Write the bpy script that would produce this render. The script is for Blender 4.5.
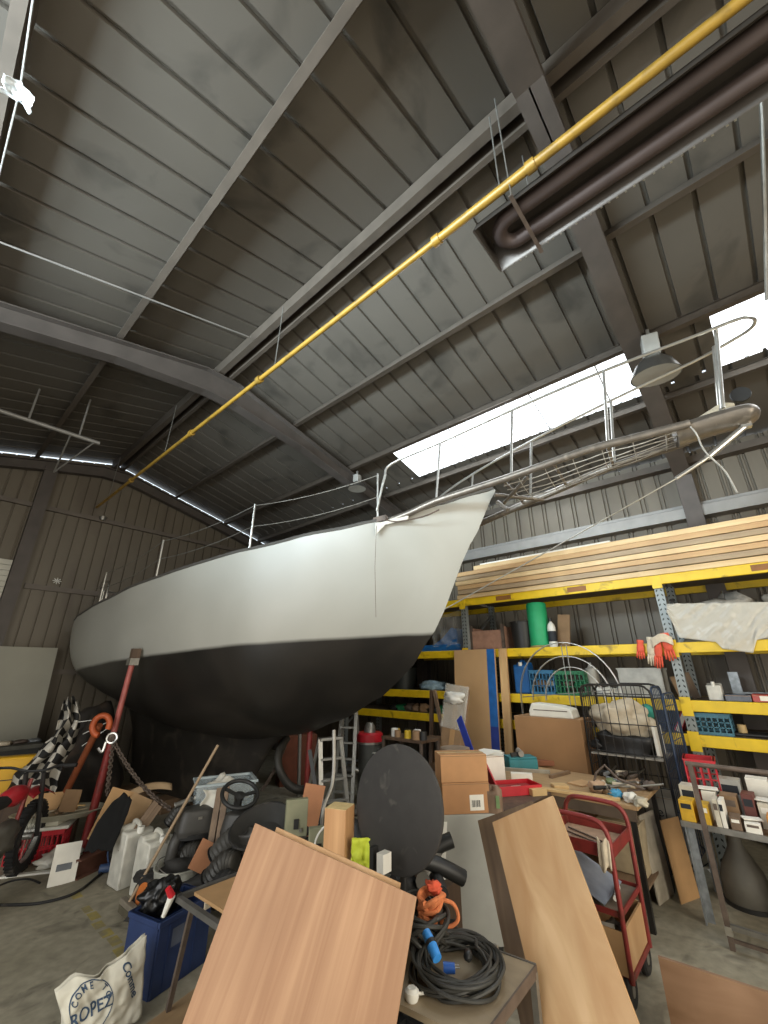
import bpy, bmesh, math, random
from mathutils import Vector, Matrix, noise
PI = math.pi
V = Vector
for o in list(bpy.data.objects): bpy.data.objects.remove(o)
C = bpy.context.scene.collection
SC = bpy.context.scene

# ------------------------------------------------------------------ camera, world, lights, exposure
CAMZ, PITCH, HEAD, FPX = 1.8, math.radians(21.18), math.radians(48.43), 409.5
cam_d = bpy.data.cameras.new('camera'); cam = bpy.data.objects.new('camera', cam_d); C.objects.link(cam)
cam.location = (0, 0, CAMZ); cam.rotation_euler = (PI/2 + PITCH, 0, -HEAD)
cam_d.sensor_fit = 'HORIZONTAL'; cam_d.sensor_width = 36; cam_d.lens = FPX/768*36; cam_d.clip_start = .05
SC.camera = cam
SC.view_settings.view_transform = 'Standard'; SC.view_settings.look = 'None'
SC.view_settings.gamma = 1; SC.view_settings.use_curve_mapping = False
SC.view_settings.exposure = 0.0
w = bpy.data.worlds.new('sky'); SC.world = w; w.use_nodes = True
w.node_tree.nodes['Background'].inputs[0].default_value = (.80, .90, 1, 1)
w.node_tree.nodes['Background'].inputs[1].default_value = 1.6

def area(name, loc, aim, sx, sy, power, col=(1, 1, 1), spread=PI):
    l = bpy.data.lights.new(name, 'AREA'); l.shape = 'RECTANGLE'; l.size = sx; l.size_y = sy
    l.energy = power; l.color = col; l.spread = spread
    o = bpy.data.objects.new(name, l); C.objects.link(o); o.location = loc
    o.rotation_euler = (V(aim) - V(loc)).to_track_quat('-Z', 'Y').to_euler()
    return o
# two added fill lamps, soft light as if from unseen doors left and behind
area('side_fill', (-2.72, 1.6, 2.1), (3, 2.2, 2.0), 3.9, 5.6, 200, (1, .94, .84))
area('back_fill', (1.2, -3.9, 2.1), (2.2, 1.0, 1.1), 4.0, 4.6, 350, (1, .92, .78))
# daylight through the two translucent roof strips
area('skylight_daylight', (5.15, 2.2, 5.17), (4.9, 2.2, 4.0), .8, 3.6, 60, (.86, .93, 1))
area('skylight_daylight_near', (5.15, -2.0, 5.17), (4.9, -2.0, 4.0), .8, 2.8, 45, (.86, .93, 1))
# added lamp, no roof opening there: brightens the left slope of the ceiling
area('left_slope_fill', (-2.68, 2.6, 4.05), (-.9, 2.6, 4.75), 3.6, .7, 300, (.72, .88, 1), math.radians(85))

# ------------------------------------------------------------------ measuring: points on real planes seen along a sight line
cR = cam.rotation_euler.to_matrix()
def ray(x, y): return cR @ V((x - 384, 512 - y, -FPX))
def gz(x, y, z=0): d = ray(x, y); return V((0, 0, CAMZ)) + d*((z - CAMZ)/d.z)
def gx(x, y, X): d = ray(x, y); return V((0, 0, CAMZ)) + d*(X/d.x)
def gy(x, y, Y): d = ray(x, y); return V((0, 0, CAMZ)) + d*(Y/d.y)
def gd(x, y, D): d = ray(x, y); return V((0, 0, CAMZ)) + d*(D/math.hypot(d.x, d.y))
def fc(p, off=0): return -math.atan2(p[0], p[1]) + math.radians(off)

# ------------------------------------------------------------------ materials
MATS = {}
def _bsdf(name, rough, metal, coat=0):
    m = bpy.data.materials.new(name); m.use_nodes = True; nt = m.node_tree; b = nt.nodes['Principled BSDF']
    b.inputs['Roughness'].default_value = rough; b.inputs['Metallic'].default_value = metal
    MATS[name] = m
    return m, nt, b
def mix(nt, fac, a, b, mode='MIX'):
    n = nt.nodes.new('ShaderNodeMix'); n.data_type = 'RGBA'; n.blend_type = mode
    if isinstance(fac, (int, float)): n.inputs[0].default_value = fac
    else: nt.links.new(fac, n.inputs[0])
    for i, v in ((6, a), (7, b)):
        if isinstance(v, tuple): n.inputs[i].default_value = (*v[:3], 1)
        else: nt.links.new(v, n.inputs[i])
    return n.outputs[2]
def ramp(nt, src, p0, p1):
    n = nt.nodes.new('ShaderNodeMapRange'); n.inputs[1].default_value = p0; n.inputs[2].default_value = p1
    nt.links.new(src, n.inputs[0]); return n.outputs[0]
def noi(nt, scale, stretch=(1, 1, 1), detail=4, dist=0, rot=(0, 0, 0)):
    tc = nt.nodes.new('ShaderNodeTexCoord'); mp = nt.nodes.new('ShaderNodeMapping')
    mp.inputs['Scale'].default_value = stretch; mp.inputs['Rotation'].default_value = rot
    nt.links.new(tc.outputs['Object'], mp.inputs[0])
    n = nt.nodes.new('ShaderNodeTexNoise'); n.inputs['Scale'].default_value = scale
    n.inputs['Detail'].default_value = detail; n.inputs['Distortion'].default_value = dist
    nt.links.new(mp.outputs[0], n.inputs[0]); return n.outputs['Fac']
def bump(nt, b, src, s, d=.01):
    n = nt.nodes.new('ShaderNodeBump'); n.inputs['Strength'].default_value = s; n.inputs['Distance'].default_value = d
    nt.links.new(src, n.inputs['Height']); nt.links.new(n.outputs[0], b.inputs['Normal'])
def lin(c): return tuple((x/12.92 if x <= .04045 else ((x + .055)/1.055)**2.4) for x in c)
def hx(s): return lin(tuple(int(s[i:i+2], 16)/255 for i in (0, 2, 4)))
def mat(name, c, rough=.6, metal=0, var=.25, scale=9, dirt=None, bmp=0, stretch=(1, 1, 1)):
    """plain material with mottling; dirt = (colour, amount)"""
    if name in MATS: return MATS[name]
    c = hx(c) if isinstance(c, str) else c
    m, nt, b = _bsdf(name, rough, metal)
    f = noi(nt, scale, stretch)
    out = mix(nt, ramp(nt, f, .3, .7), tuple(x*(1 - var) for x in c), tuple(min(1, x*(1 + var*.6)) for x in c))
    if dirt:
        dc = hx(dirt[0]) if isinstance(dirt[0], str) else dirt[0]
        g = ramp(nt, noi(nt, scale*.6 + 1, stretch, 8, .6), .62 - dirt[1]*.35, .72)
        out = mix(nt, g, out, dc)
    nt.links.new(out, b.inputs['Base Color'])
    if bmp: bump(nt, b, f, bmp)
    return m
def wood(name, c1, c2, stretch=(1, 1, .06), scale=22, rough=.6, knots=.0, rot=(0, 0, 0)):
    if name in MATS: return MATS[name]
    m, nt, b = _bsdf(name, rough, 0)
    f = noi(nt, scale, stretch, 6, .8, rot); g = noi(nt, 2.2, (1, 1, .4), 3, 0, rot)
    out = mix(nt, ramp(nt, f, .32, .68), hx(c1), hx(c2))
    out = mix(nt, ramp(nt, g, .35, .75), out, tuple(x*.82 for x in hx(c1)))
    nt.links.new(out, b.inputs['Base Color']); bump(nt, b, f, .12, .004)
    return m
def clear(name, c, alpha, rough=.25):
    if name in MATS: return MATS[name]
    m, nt, b = _bsdf(name, rough, 0)
    b.inputs['Base Color'].default_value = (*hx(c), 1); b.inputs['Alpha'].default_value = alpha
    return m

# ------------------------------------------------------------------ mesh building
def frame(d):
    d = d.normalized(); a = V((0, 0, 1)) if abs(d.z) < .9 else V((1, 0, 0))
    u = d.cross(a).normalized(); return u, d.cross(u).normalized()
def smooth(pts, k=6, closed=False):
    P = [V(p) for p in pts]; n = len(P); out = []
    for i in range(n if closed else n - 1):
        if closed: a, b, c, d = P[i-1], P[i], P[(i+1) % n], P[(i+2) % n]
        else: a, b, c, d = P[max(i-1, 0)], P[i], P[i+1], P[min(i+2, n-1)]
        for j in range(k):
            t = j/k
            out.append(.5*((2*b) + (c - a)*t + (2*a - 5*b + 4*c - d)*t*t + (3*b - a - 3*c + d)*t**3))
    if not closed: out.append(P[-1])
    return out
class B:
    def __init__(s): s.v = []; s.f = []
    def add(s, vs, fs):
        n = len(s.v); s.v += [V(p) for p in vs]; s.f += [[i + n for i in f] for f in fs]; return s
    def box(s, c, d, R=None, taper=1):
        x, y, z = d[0]/2, d[1]/2, d[2]/2; c = V(c)
        vs = [V((a*x*(taper if e < 0 else 1), b*y*(taper if e < 0 else 1), e*z)) for e in (-1, 1) for a, b in ((-1, -1), (1, -1), (1, 1), (-1, 1))]
        if R is not None: vs = [R @ p for p in vs]
        return s.add([p + c for p in vs], [(3, 2, 1, 0), (4, 5, 6, 7), (0, 1, 5, 4), (1, 2, 6, 5), (2, 3, 7, 6), (3, 0, 4, 7)])
    def bb(s, lo, hi):
        lo, hi = V(lo), V(hi); return s.box((lo + hi)/2, hi - lo)
    def beam(s, p, q, w, h, up=(0, 0, 1)):
        p, q = V(p), V(q); d = (q - p).normalized(); u = d.cross(V(up))
        u = u.normalized() if u.length > 1e-4 else V((1, 0, 0)); t = u.cross(d).normalized()
        vs = [e + u*(a*w/2) + t*(b*h/2) for e in (p, q) for a, b in ((-1, -1), (1, -1), (1, 1), (-1, 1))]
        return s.add(vs, [(3, 2, 1, 0), (4, 5, 6, 7), (0, 1, 5, 4), (1, 2, 6, 5), (2, 3, 7, 6), (3, 0, 4, 7)])
    def cyl(s, p, q, r, r2=None, n=14): return s.tube([p, q], [r, r if r2 is None else r2], n)
    def tube(s, pts, r, n=8, closed=False):
        P = [V(p) for p in pts]; m = len(P); r = r if isinstance(r, list) else [r]*m
        vs = []; u = None
        for i in range(m):
            d = (P[(i+1) % m] - P[i-1]) if closed else (P[min(i+1, m-1)] - P[max(i-1, 0)])
            if d.length < 1e-9: d = V((0, 0, 1))
            d.normalize()
            if u is None: u, _ = frame(d)
            u = (u - d*u.dot(d)); u = u.normalized() if u.length > 1e-5 else frame(d)[0]
            w_ = d.cross(u)
            vs += [P[i] + (u*math.cos(2*PI*j/n) + w_*math.sin(2*PI*j/n))*r[i] for j in range(n)]
        fs = []
        for i in range(m if closed else m - 1):
            for j in range(n):
                a, b = i*n + j, i*n + (j+1) % n; c, d_ = ((i+1) % m)*n + (j+1) % n, ((i+1) % m)*n + j
                fs.append((a, b, c, d_))
        if not closed: fs += [tuple(range(n))[::-1], tuple((m-1)*n + j for j in range(n))]
        return s.add(vs, fs)
    def lathe(s, prof, c=(0, 0, 0), n=28, R=None, arc=2*PI, sq=1):
        c = V(c); vs = []; m = len(prof); full = abs(arc - 2*PI) < 1e-6; k = n if full else n + 1
        for r, z in prof:
            for j in range(k):
                a = arc*j/n; p = V((r*math.cos(a), r*math.sin(a)*sq, z)); vs.append((R @ p if R is not None else p) + c)
        fs = [(i*k + j, i*k + (j+1) % k, (i+1)*k + (j+1) % k, (i+1)*k + j) for i in range(m-1) for j in range(k if full else k - 1)]
        if full and prof[0][0] > 1e-5 and prof[-1][0] > 1e-5:      # a ring: close the section
            if (V(prof[0]) - V(prof[-1])).length > 1e-6: fs += [((m-1)*k + j, (m-1)*k + (j+1) % k, (j+1) % k, j) for j in range(k)]
        elif full:
            if prof[0][0] > 1e-5: fs.append(tuple(range(k))[::-1])
            if prof[-1][0] > 1e-5: fs.append(tuple((m-1)*k + j for j in range(k)))
        return s.add(vs, fs)
    def prism(s, poly, o, u, v, t):
        """flat outline poly (a,b) -> o+a*u+b*v, thickened by vector t"""
        o, u, v, t = V(o), V(u), V(v), V(t); n = len(poly)
        vs = [o + u*a + v*b for a, b in poly]; vs += [p + t for p in vs]
        return s.add(vs, [tuple(range(n))[::-1], tuple(range(n, 2*n))] + [(i, (i+1) % n, n + (i+1) % n, n + i) for i in range(n)])
    def grid(s, fn, nu, nv):
        vs = [V(fn(i/nu, j/nv)) for i in range(nu+1) for j in range(nv+1)]
        return s.add(vs, [(i*(nv+1)+j, (i+1)*(nv+1)+j, (i+1)*(nv+1)+j+1, i*(nv+1)+j+1) for i in range(nu) for j in range(nv)])
    def blob(s, c, d, seed=0, amp=.18, fr=2.2, sub=3, flat=False):
        bm = bmesh.new(); bmesh.ops.create_icosphere(bm, subdivisions=sub, radius=1); c = V(c)
        vs = []
        for v in bm.verts:
            k = 1 + amp*noise.noise(v.co*fr + V((seed*7.1, seed*3.3, seed)))*1.6
            p = V((v.co.x*d[0]*k, v.co.y*d[1]*k, v.co.z*d[2]*k))
            if flat and p.z < -d[2]*.6: p.z = -d[2]*.6
            vs.append(p + c)
        fs = [[v.index for v in f.verts] for f in bm.faces]; bm.free()
        return s.add(vs, fs)
    def xf(s, M): s.v = [M @ p for p in s.v]; return s
def link(name, b, m, loc=None, parent=None, sm=None, bev=0, solid=0):
    me = bpy.data.meshes.new(name); me.from_pydata([tuple(p) for p in b.v], [], b.f); me.validate()
    bm = bmesh.new(); bm.from_mesh(me); bmesh.ops.recalc_face_normals(bm, faces=bm.faces); bm.to_mesh(me); bm.free()
    for x in (m if isinstance(m, (list, tuple)) else [m]): me.materials.append(x)
    o = bpy.data.objects.new(name, me); C.objects.link(o)
    if parent: o.parent = parent
    if sm:
        me.polygons.foreach_set('use_smooth', [True]*len(me.polygons))
        if sm != 'all': me.set_sharp_from_angle(angle=math.radians(38))
    if solid: md = o.modifiers.new('t', 'SOLIDIFY'); md.thickness = solid; md.offset = 0
    if bev: md = o.modifiers.new('b', 'BEVEL'); md.width = bev; md.segments = 2; md.limit_method = 'ANGLE'
    return o
def tagit(o, label, cat, group=None):
    o['label'] = label; o['category'] = cat
    if group: o['group'] = group
    return o
def T(name, label, cat, loc, rz=0, group=None, rot=None):
    """a thing: an Empty at its base; parts in local coordinates"""
    o = bpy.data.objects.new(name, None); C.objects.link(o); o.location = V(loc)
    o.rotation_euler = rot if rot else (0, 0, rz); o.empty_display_size = .1
    return tagit(o, label, cat, group)
def P(name, b, m, t, W=False, label=None, **k):
    """a part of thing t; W = vertices given in world coordinates (t unrotated or a child of one)"""
    if W:
        r = t
        while r.parent: r = r.parent
        Mi = (Matrix.Translation(r.location) @ r.rotation_euler.to_matrix().to_4x4()).inverted(); b.xf(Mi)
    o = link(name, b, m, parent=t, **k)
    if label: o['label'] = label
    return o
def S(name, b, m, label, cat, group=None, loc=None, rz=0, rot=None, **k):
    """a thing that is one mesh; without loc the vertices are world coordinates and the origin goes to the base"""
    if loc is None:
        lo = min(p.z for p in b.v); n = len(b.v); c = V((sum(p.x for p in b.v)/n, sum(p.y for p in b.v)/n, lo))
        b.v = [p - c for p in b.v]; loc = c
    o = link(name, b, m, **k); o.location = V(loc); o.rotation_euler = rot if rot else (0, 0, rz)
    return tagit(o, label, cat, group)
def ST(name, b, m, **k): o = link(name, b, m, **k); o['kind'] = 'structure'; return o
def kid(o): return [c for c in C.objects if c.parent == o]
def dup(o, loc=None, rz=None, label=None, parent=None, rot=None):
    c = o.copy(); C.objects.link(c)
    if parent: c.parent = parent
    for ch in kid(o): dup(ch, parent=c)
    if loc is not None: c.location = V(loc)
    if rz is not None: c.rotation_euler = (0, 0, rz)
    if rot is not None: c.rotation_euler = rot
    if label: c['label'] = label
    return c
def text(name, s, size, m, t, M, ext=.0008, align='CENTER'):
    cu = bpy.data.curves.new(name, 'FONT'); cu.body = s; cu.size = size; cu.extrude = ext; cu.align_x = align; cu.align_y = 'CENTER'
    o = bpy.data.objects.new(name, cu); C.objects.link(o); bpy.context.view_layer.update()
    me = bpy.data.meshes.new_from_object(o.evaluated_get(bpy.context.evaluated_depsgraph_get()))
    bpy.data.objects.remove(o); o = bpy.data.objects.new(name, me); C.objects.link(o); me.materials.append(m)
    me.transform(M); o.parent = t; return o

# common materials
steel = mat('dull_steel', '8d8a82', .42, .7, .2, 14)
bright = mat('stainless', 'c9c6be', .28, .85, .1, 20)
rustst = mat('brown_steel', '6d6056', .6, .5, .3, 14)
blackp = mat('black_plastic', '232322', .5, 0, .2, 10)
blackr = mat('black_rubber', '1c1b1a', .75, 0, .25, 12, ('4a453d', .2))
white = mat('white_plastic', 'dfddd3', .5, 0, .08, 8)
paper = mat('paper', 'e6e2d6', .8, 0, .06, 12)
card = mat('cardboard', 'b08a5e', .85, 0, .12, 7)
cardd = mat('old_cardboard', '8f7355', .9, 0, .2, 6)
yel = mat('beam_yellow', 'e0bc18', .5, 0, .12, 7, ('8a6f1a', .12))
redm = mat('red_paint', '85302c', .45, .1, .2, 12, ('5a2d22', .2))
redpl = mat('red_plastic', 'c0202c', .4, 0, .1, 9)
bluepl = mat('blue_plastic', '1d5f9e', .45, 0, .15, 9)
tealpl = mat('teal_plastic', '2d7d84', .5, 0, .12, 9)
greenpl = mat('green_plastic', '1f7047', .5, 0, .15, 9)
orange = mat('orange_paint', 'b4552a', .55, .1, .25, 12)
ply = wood('plywood_face', '9a7150', 'b78f6b', (1.6, 1, .045), 15)
plyl = wood('birch_plywood', 'b98f62', 'dcbb90', (1.6, .6, .5), 4, .6, .0, (0, .5, 0))
pine = wood('pine', 'c9a46e', 'dcc08c', (.05, 1, 1), 26)
pinez = wood('pine_upright', 'b98f5c', 'dcb985', (1, 1, .05), 22)
oldw = wood('old_wood', '77604a', '93795d', (.08, 1, 1), 20)
oldz = wood('old_wood_upright', '6f5a46', '937a5f', (1, 1, .08), 20)
darkw = wood('dark_wood', '4c3a2c', '6b543f', (1, 1, .1), 18)
galv = mat('galvanised', '8e9294', .5, .55, .3, 22)
inkblk = mat('print_black', '22262c', .7, 0, .1)

# ------------------------------------------------------------------ SETTING
RX, RZ, WX, EZ, YE, LX = 2.11, 6.05, 7.0, 4.85, 9.7, -2.8
def roofz(x): return RZ - .245*abs(x - RX)
# concrete floor
m, nt, b = _bsdf('concrete', .8, 0)
n1 = noi(nt, .9, (1, 1, 1), 8, .4); n2 = noi(nt, 14, (1, 1, 1), 6); n3 = noi(nt, 3.3, (1, 1, 1), 8, 1.2)
o1 = mix(nt, ramp(nt, n1, .35, .65), hx('938c77'), hx('aba38e'))
o1 = mix(nt, ramp(nt, n2, .3, .8), mix(nt, .5, o1, hx('5c5749')), o1)
o1 = mix(nt, ramp(nt, n3, .58, .74), o1, hx('5d574a'))
tc = nt.nodes.new('ShaderNodeTexCoord'); sx_ = nt.nodes.new('ShaderNodeSeparateXYZ'); nt.links.new(tc.outputs['Object'], sx_.inputs[0])
nt.links.new(o1, b.inputs['Base Color']); bump(nt, b, n2, .25, .004)
ST('floor', B().bb((LX - .3, -8, -.2), (WX + .2, YE + .2, 0)), m)
# profiled sheet walls and roof
siding = mat('siding_taupe', '6b6253', .55, .1, .1, 2, ('5c5246', .25), 0, (1, 1, .25))
roofm = mat('roof_sheet_grey', '59534a', .6, .15, .1, 1.2, ('3f3b34', .2))
def profile(a0, a1, pitch, groove, depth, dbl=0):
    """list of (position, offset); offset>0 = recessed from the viewer"""
    out = [(a0, 0)]; a = a0 + pitch/2
    while a < a1 - pitch/2:
        for k in ((0,) if not dbl else (-dbl/2, dbl/2)):
            out += [(a + k - groove/2 - .006, 0), (a + k - groove/2, depth), (a + k + groove/2, depth), (a + k + groove/2 + .006, 0)]
        a += pitch
    out.append((a1, 0)); return out
def sheet(prof, fn0, fn1, t, seg=1):
    b = B(); n = len(prof)
    for k in range(2):
        for a, d in prof:
            for fn in (fn0, fn1): b.v.append(V(fn(a, d + (t if k else 0))))
    for k in range(2):
        o = k*2*n
        b.f += [[o + 2*i, o + 2*i + 1, o + 2*i + 3, o + 2*i + 2] for i in range(n-1)]
    b.f += [[0, 1, 2*n + 1, 2*n], [2*n-2, 2*n-1, 4*n-1, 4*n-2]]
    for i in range(n-1): b.f += [[2*i, 2*i+2, 2*n+2*i+2, 2*n+2*i], [2*i+1, 2*i+3, 2*n+2*i+3, 2*n+2*i+1]]
    return b
pr = profile(-8, YE, .25, .022, .03, .055)
ST('wall_right', sheet(pr, lambda a, d: (WX + d, a, 0), lambda a, d: (WX + d, a, EZ - .02), .01), siding)
# gable end wall, cut around the white roller door; its left slope stops a hand short of the roof
pe = profile(LX, WX, .2, .02, .03)
b = B(); n = len(pe); gap = .05
for k in range(2):
    for a, d in pe:
        b.v.append(V((a, YE + d + k*.01, 0))); b.v.append(V((a, YE + d + k*.01, roofz(a) - gap)))
for k in range(2): b.f += [[k*2*n + 2*i, k*2*n + 2*i + 1, k*2*n + 2*i + 3, k*2*n + 2*i + 2] for i in range(n-1)]
for i in range(n-1): b.f += [[2*i+1, 2*i+3, 2*n+2*i+3, 2*n+2*i+1]]
ST('wall_far', b, siding)
b = B(); b.bb((LX - .1, -8, 0), (LX, -1.2, EZ)).bb((LX - .1, 4.4, 0), (LX, YE, EZ)).bb((LX - .1, -1.2, 4.5), (LX, 4.4, EZ))
ST('wall_left', b, siding)
b = B(); b.bb((LX, -8.1, 0), (WX, -8, EZ + .6)); ST('wall_back', b, siding)
# roof sheets with openings for the translucent strips
def roofstrip(y0, y1, x0, x1, name, m=roofm, pitch=.32, off=0):
    p = profile(y0, y1, pitch, .03, .035, .0)
    return sheet(p, lambda a, d: (x0, a, roofz(x0) + d + off), lambda a, d: (x1, a, roofz(x1) + d + off), .012)
SKX0, SKX1 = 4.80, 5.62
SK = [(.28, 4.1), (-3.6, -.40)]
b = B()
def addb(b, c): b.add(c.v, c.f)
addb(b, roofstrip(-8, YE + .07, RX, SKX0, ''))
addb(b, roofstrip(-8, YE + .07, SKX1, WX + .1, ''))
for y0, y1 in ((-8, -3.6), (-.40, .28), (4.1, YE + .07)): addb(b, roofstrip(y0, y1, SKX0, SKX1, ''))
addb(b, roofstrip(-8, YE + .07, LX - .1, RX, ''))
ST('ceiling', b, roofm)
m, nt, bs = _bsdf('translucent_sheet', .5, 0)
bs.inputs['Base Color'].default_value = (.85, .9, .95, 1)
bs.inputs['Emission Color'].default_value = (.92, .97, 1, 1); bs.inputs['Emission Strength'].default_value = 2.4
for i, (y0, y1) in enumerate(SK):
    o = ST('window_%d' % (i + 1), roofstrip(y0, y1, SKX0, SKX1, '', pitch=.16, off=.004), m)
for i, y in enumerate((.75, 1.6, 2.9, -.9)):
    ST('trim_sagrod_%d' % (i + 1), B().cyl((SKX0 - .05, y, roofz(SKX0) - .06), (SKX1 + .05, y + .03, roofz(SKX1) - .06), .009, n=6), steel)
purl = mat('purlin_paint', '554c42', .55, .3, .15, 6)
# purlins: one object each, Z profile
def purlin(x, h=.16, w=.06, nm='trim_1'):
    z = roofz(x) - .004; b = B()
    b.bb((x - .008, -7.8, z - h), (x + .008, YE - .02, z - .005)).bb((x - w, -7.8, z - h - .008), (x + .008, YE - .02, z - h)).bb((x - .008, -7.8, z - .014), (x + w*.6, YE - .02, z - .004 - .02))
    ST(nm, b, purl)
for i, x in enumerate((-1.8, -.5, .80, 3.42, 4.70, 5.72)): purlin(x, .12 if x != 4.7 else .14, nm='trim_%d' % (i + 1))
# ridge: a pair of deep members
b = B(); z = RZ
b.bb((RX - .10, -7.8, z - .20), (RX - .02, YE - .02, z - .03)).bb((RX + .07, -7.8, z - .2), (RX + .12, YE - .02, z - .03))
ST('trim_ridge', b, purl)
# portal frames
frm = mat('frame_brown', '58514b', .6, .3, .18, 4)
def ibeam(b, path, d0, w=.16, t=.012):
    """path: [(x, ztop, depth)] in a plane of constant y given later"""
def portal(y, w, pts, colx=True, nm='trim_frame'):
    b = B(); top = [(x, zt) for x, zt, d in pts]; bot = [(x, zt - d) for x, zt, d in pts]
    for i in range(len(pts) - 1):
        (x0, z0, d0), (x1, z1, d1) = pts[i], pts[i+1]
        for za, zb_, hh in ((z0 - .008, z1 - .008, .016), (z0 - d0 + .008, z1 - d1 + .008, .016)):
            b.beam((x0, y, za), (x1, y, zb_), w, hh)
        b.add([(x0, y - .006, z0), (x1, y - .006, z1), (x1, y - .006, z1 - d1), (x0, y - .006, z0 - d0),
               (x0, y + .006, z0), (x1, y + .006, z1), (x1, y + .006, z1 - d1), (x0, y + .006, z0 - d0)],
              [(0, 1, 2, 3), (7, 6, 5, 4), (0, 4, 5, 1), (3, 2, 6, 7)])
    if colx:
        for x, s in ((WX - .03, -1), (LX + .03, 1)):
            b.bb(sorted2((x, y - w/2, 0), (x + s*.012, y + w/2, EZ - .2))[0], sorted2((x, y - w/2, 0), (x + s*.012, y + w/2, EZ - .2))[1])
            b.bb(*sorted2((x + s*.22, y - w/2, 0), (x + s*.232, y + w/2, EZ - .3))); b.bb(*sorted2((x, y - .006, 0), (x + s*.23, y + .006, EZ - .25)))
    ST(nm, b, frm)
def sorted2(a, b): return tuple(min(x, y) for x, y in zip(a, b)), tuple(max(x, y) for x, y in zip(a, b))
def rpts(dep, apex, haunch=1.2, pu=.17):
    P_ = []
    for x in (LX + .2, LX + 1.2, -.6, .8, RX - .7, RX - .25, RX + .25, RX + .7, 3.6, 4.7, WX - 1.2, WX - .25):
        k = abs(x - RX); d = dep
        if k < haunch: d = dep + (apex - dep)*(1 - k/haunch)
        e = min(abs(x - LX), abs(x - WX))
        if e < 1.3: d = dep + .2*(1 - e/1.3)
        P_.append((x, roofz(x) - pu, d))
    return P_
portal(.30, .20, rpts(.20, .24), nm='trim_frame_near')
portal(5.05, .17, rpts(.24, .40, 1.5), nm='trim_frame_middle')
portal(YE - .13, .14, rpts(.2, .24), nm='trim_frame_far')
portal(-4.4, .17, rpts(.24, .4, 1.5), nm='trim_frame_back')
# girts
girt = mat('girt_grey', '8b8780', .5, .35, .12, 5)
b = B(); b.bb((WX - .20, -8, 3.78), (WX - .01, YE, 3.79)).bb((WX - .20, -8, 3.79), (WX - .19, YE, 3.93)).bb((WX - .05, -8, 3.98), (WX - .012, YE, 4.02))
ST('trim_girt_right', b, girt)
b = B(); b.bb((WX - .16, -8, EZ - .26), (WX - .01, YE, EZ - .16)); ST('trim_eaves', b, purl)
b = B()
for z in (1.78, 3.22): b.bb((1.2, YE - .05, z - .045), (WX - .2, YE - .004, z + .045))
b.bb((-2.6, YE - .08, 4.66), (6.6, YE - .004, 4.74))
ST('trim_girt_far', b, mat('girt_far_brown', '6b6258', .6, .2, .15, 5))
# corner post of the roller door and door leaf
b = B(); b.bb((.94, YE - .18, 0), (1.14, YE - .02, 5.5)); ST('trim_post', b, frm)
dm = mat('roller_door_white', 'c9c5b6', .6, 0, .08, 4, ('8c8676', .15))
b = B()
for k in range(38): b.bb((-2.2, YE - .10, .02 + k*.095), (.93, YE - .06, .02 + k*.095 + .088))
ST('door_1', b, dm)
# loose things of the roof: gas pipe, heater, lamps, conduits
yp = mat('gas_pipe_yellow', '98762a', .45, .1, .15, 9, ('6b5526', .2))
t = T('gas_pipe', 'long yellow gas pipe running under the roof beside the ridge', 'pipe', (1.91, -3, 4.9))
b = B(); b.cyl((1.91, -3, 4.9), (1.91, 1.15, 4.9), .032, n=12); b.cyl((1.91, 1.15, 4.9), (1.91, YE - .2, 4.9), .024, n=12); P('pipe', b, yp, t, True, sm=1)
for y in (.4, 1.15, 3.6, 5.3, 7.6): P('coupling', B().cyl((1.91, y - .03, 4.9), (1.91, y + .03, 4.9), .042), yp, t, True, sm=1)
for y in (.62, 3.3, 6.2, 8.8): P('hanger', B().cyl((1.91, y, 4.93), (1.93, y, roofz(1.91) - .2), .006, n=6), steel, t, True)
# radiant tube heater
hm = mat('heater_hood', '57514b', .45, .6, .15, 6); hd = mat('heater_tube', '4a3f3b', .6, .5, .2, 5)
hx0, hx1, hy0, hy1, hz = 1.93, 2.36, -3.2, .86, 4.74
t = T('radiant_heater', 'long dark tube heater in a reflector hood hanging beside the yellow pipe', 'heater', ((hx0 + hx1)/2, 0, hz))
hs = .20
def hp(x, z): return (x, z)
b = B(); sec = [(hx0, hz), (hx0 + .10, hz + hs), (hx1 - .10, hz + hs), (hx1, hz)]
sec2 = [(x + (.006 if i < 2 else -.006), z + .006 if i in (0, 3) else z + .008) for i, (x, z) in enumerate(sec)]
poly = sec + sec2[::-1]
b.prism(poly, (0, hy0, 0), (1, 0, 0), (0, 0, 1), (0, hy1 - hy0, 0))
b.prism(sec, (0, hy1 - .01, 0), (1, 0, 0), (0, 0, 1), (0, .012, 0))
P('hood', b, hm, t, True)
b = B(); xa, xb = hx0 + .115, hx1 - .115; zt_ = hz + .06
pts = [(xa, hy0 + .1, zt_), (xa, hy1 - .22, zt_)] + [((xa + xb)/2 - math.cos(a)*(xb - xa)/2, hy1 - .22 + math.sin(a)*(xb - xa)/2, zt_) for a in [PI*k/10 for k in range(1, 10)]] + [(xb, hy1 - .22, zt_), (xb, hy0 + .1, zt_)]
b.tube(pts, .052, 14); P('burner_tube', b, hd, t, True, sm=1)
for y in (.55, -1.6):
    P('bracket', B().beam((hx0 - .05, y, hz - .005), (hx1 + .05, y, hz - .005), .025, .008), rustst, t, True)
    for x in (hx0 - .03, hx1 + .03): P('hanger_rod', B().cyl((x, y, hz), (x, y, roofz(x) - .1), .005, n=6), steel, t, True)
b = B()
for k in range(28): b.box((hx1 + .004, -.6 + k*.052 + random.Random(k).uniform(-.01, .01), hz + .004), (.012, .012, .014))
P('edge_clip', b, bright, t, True)
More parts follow.
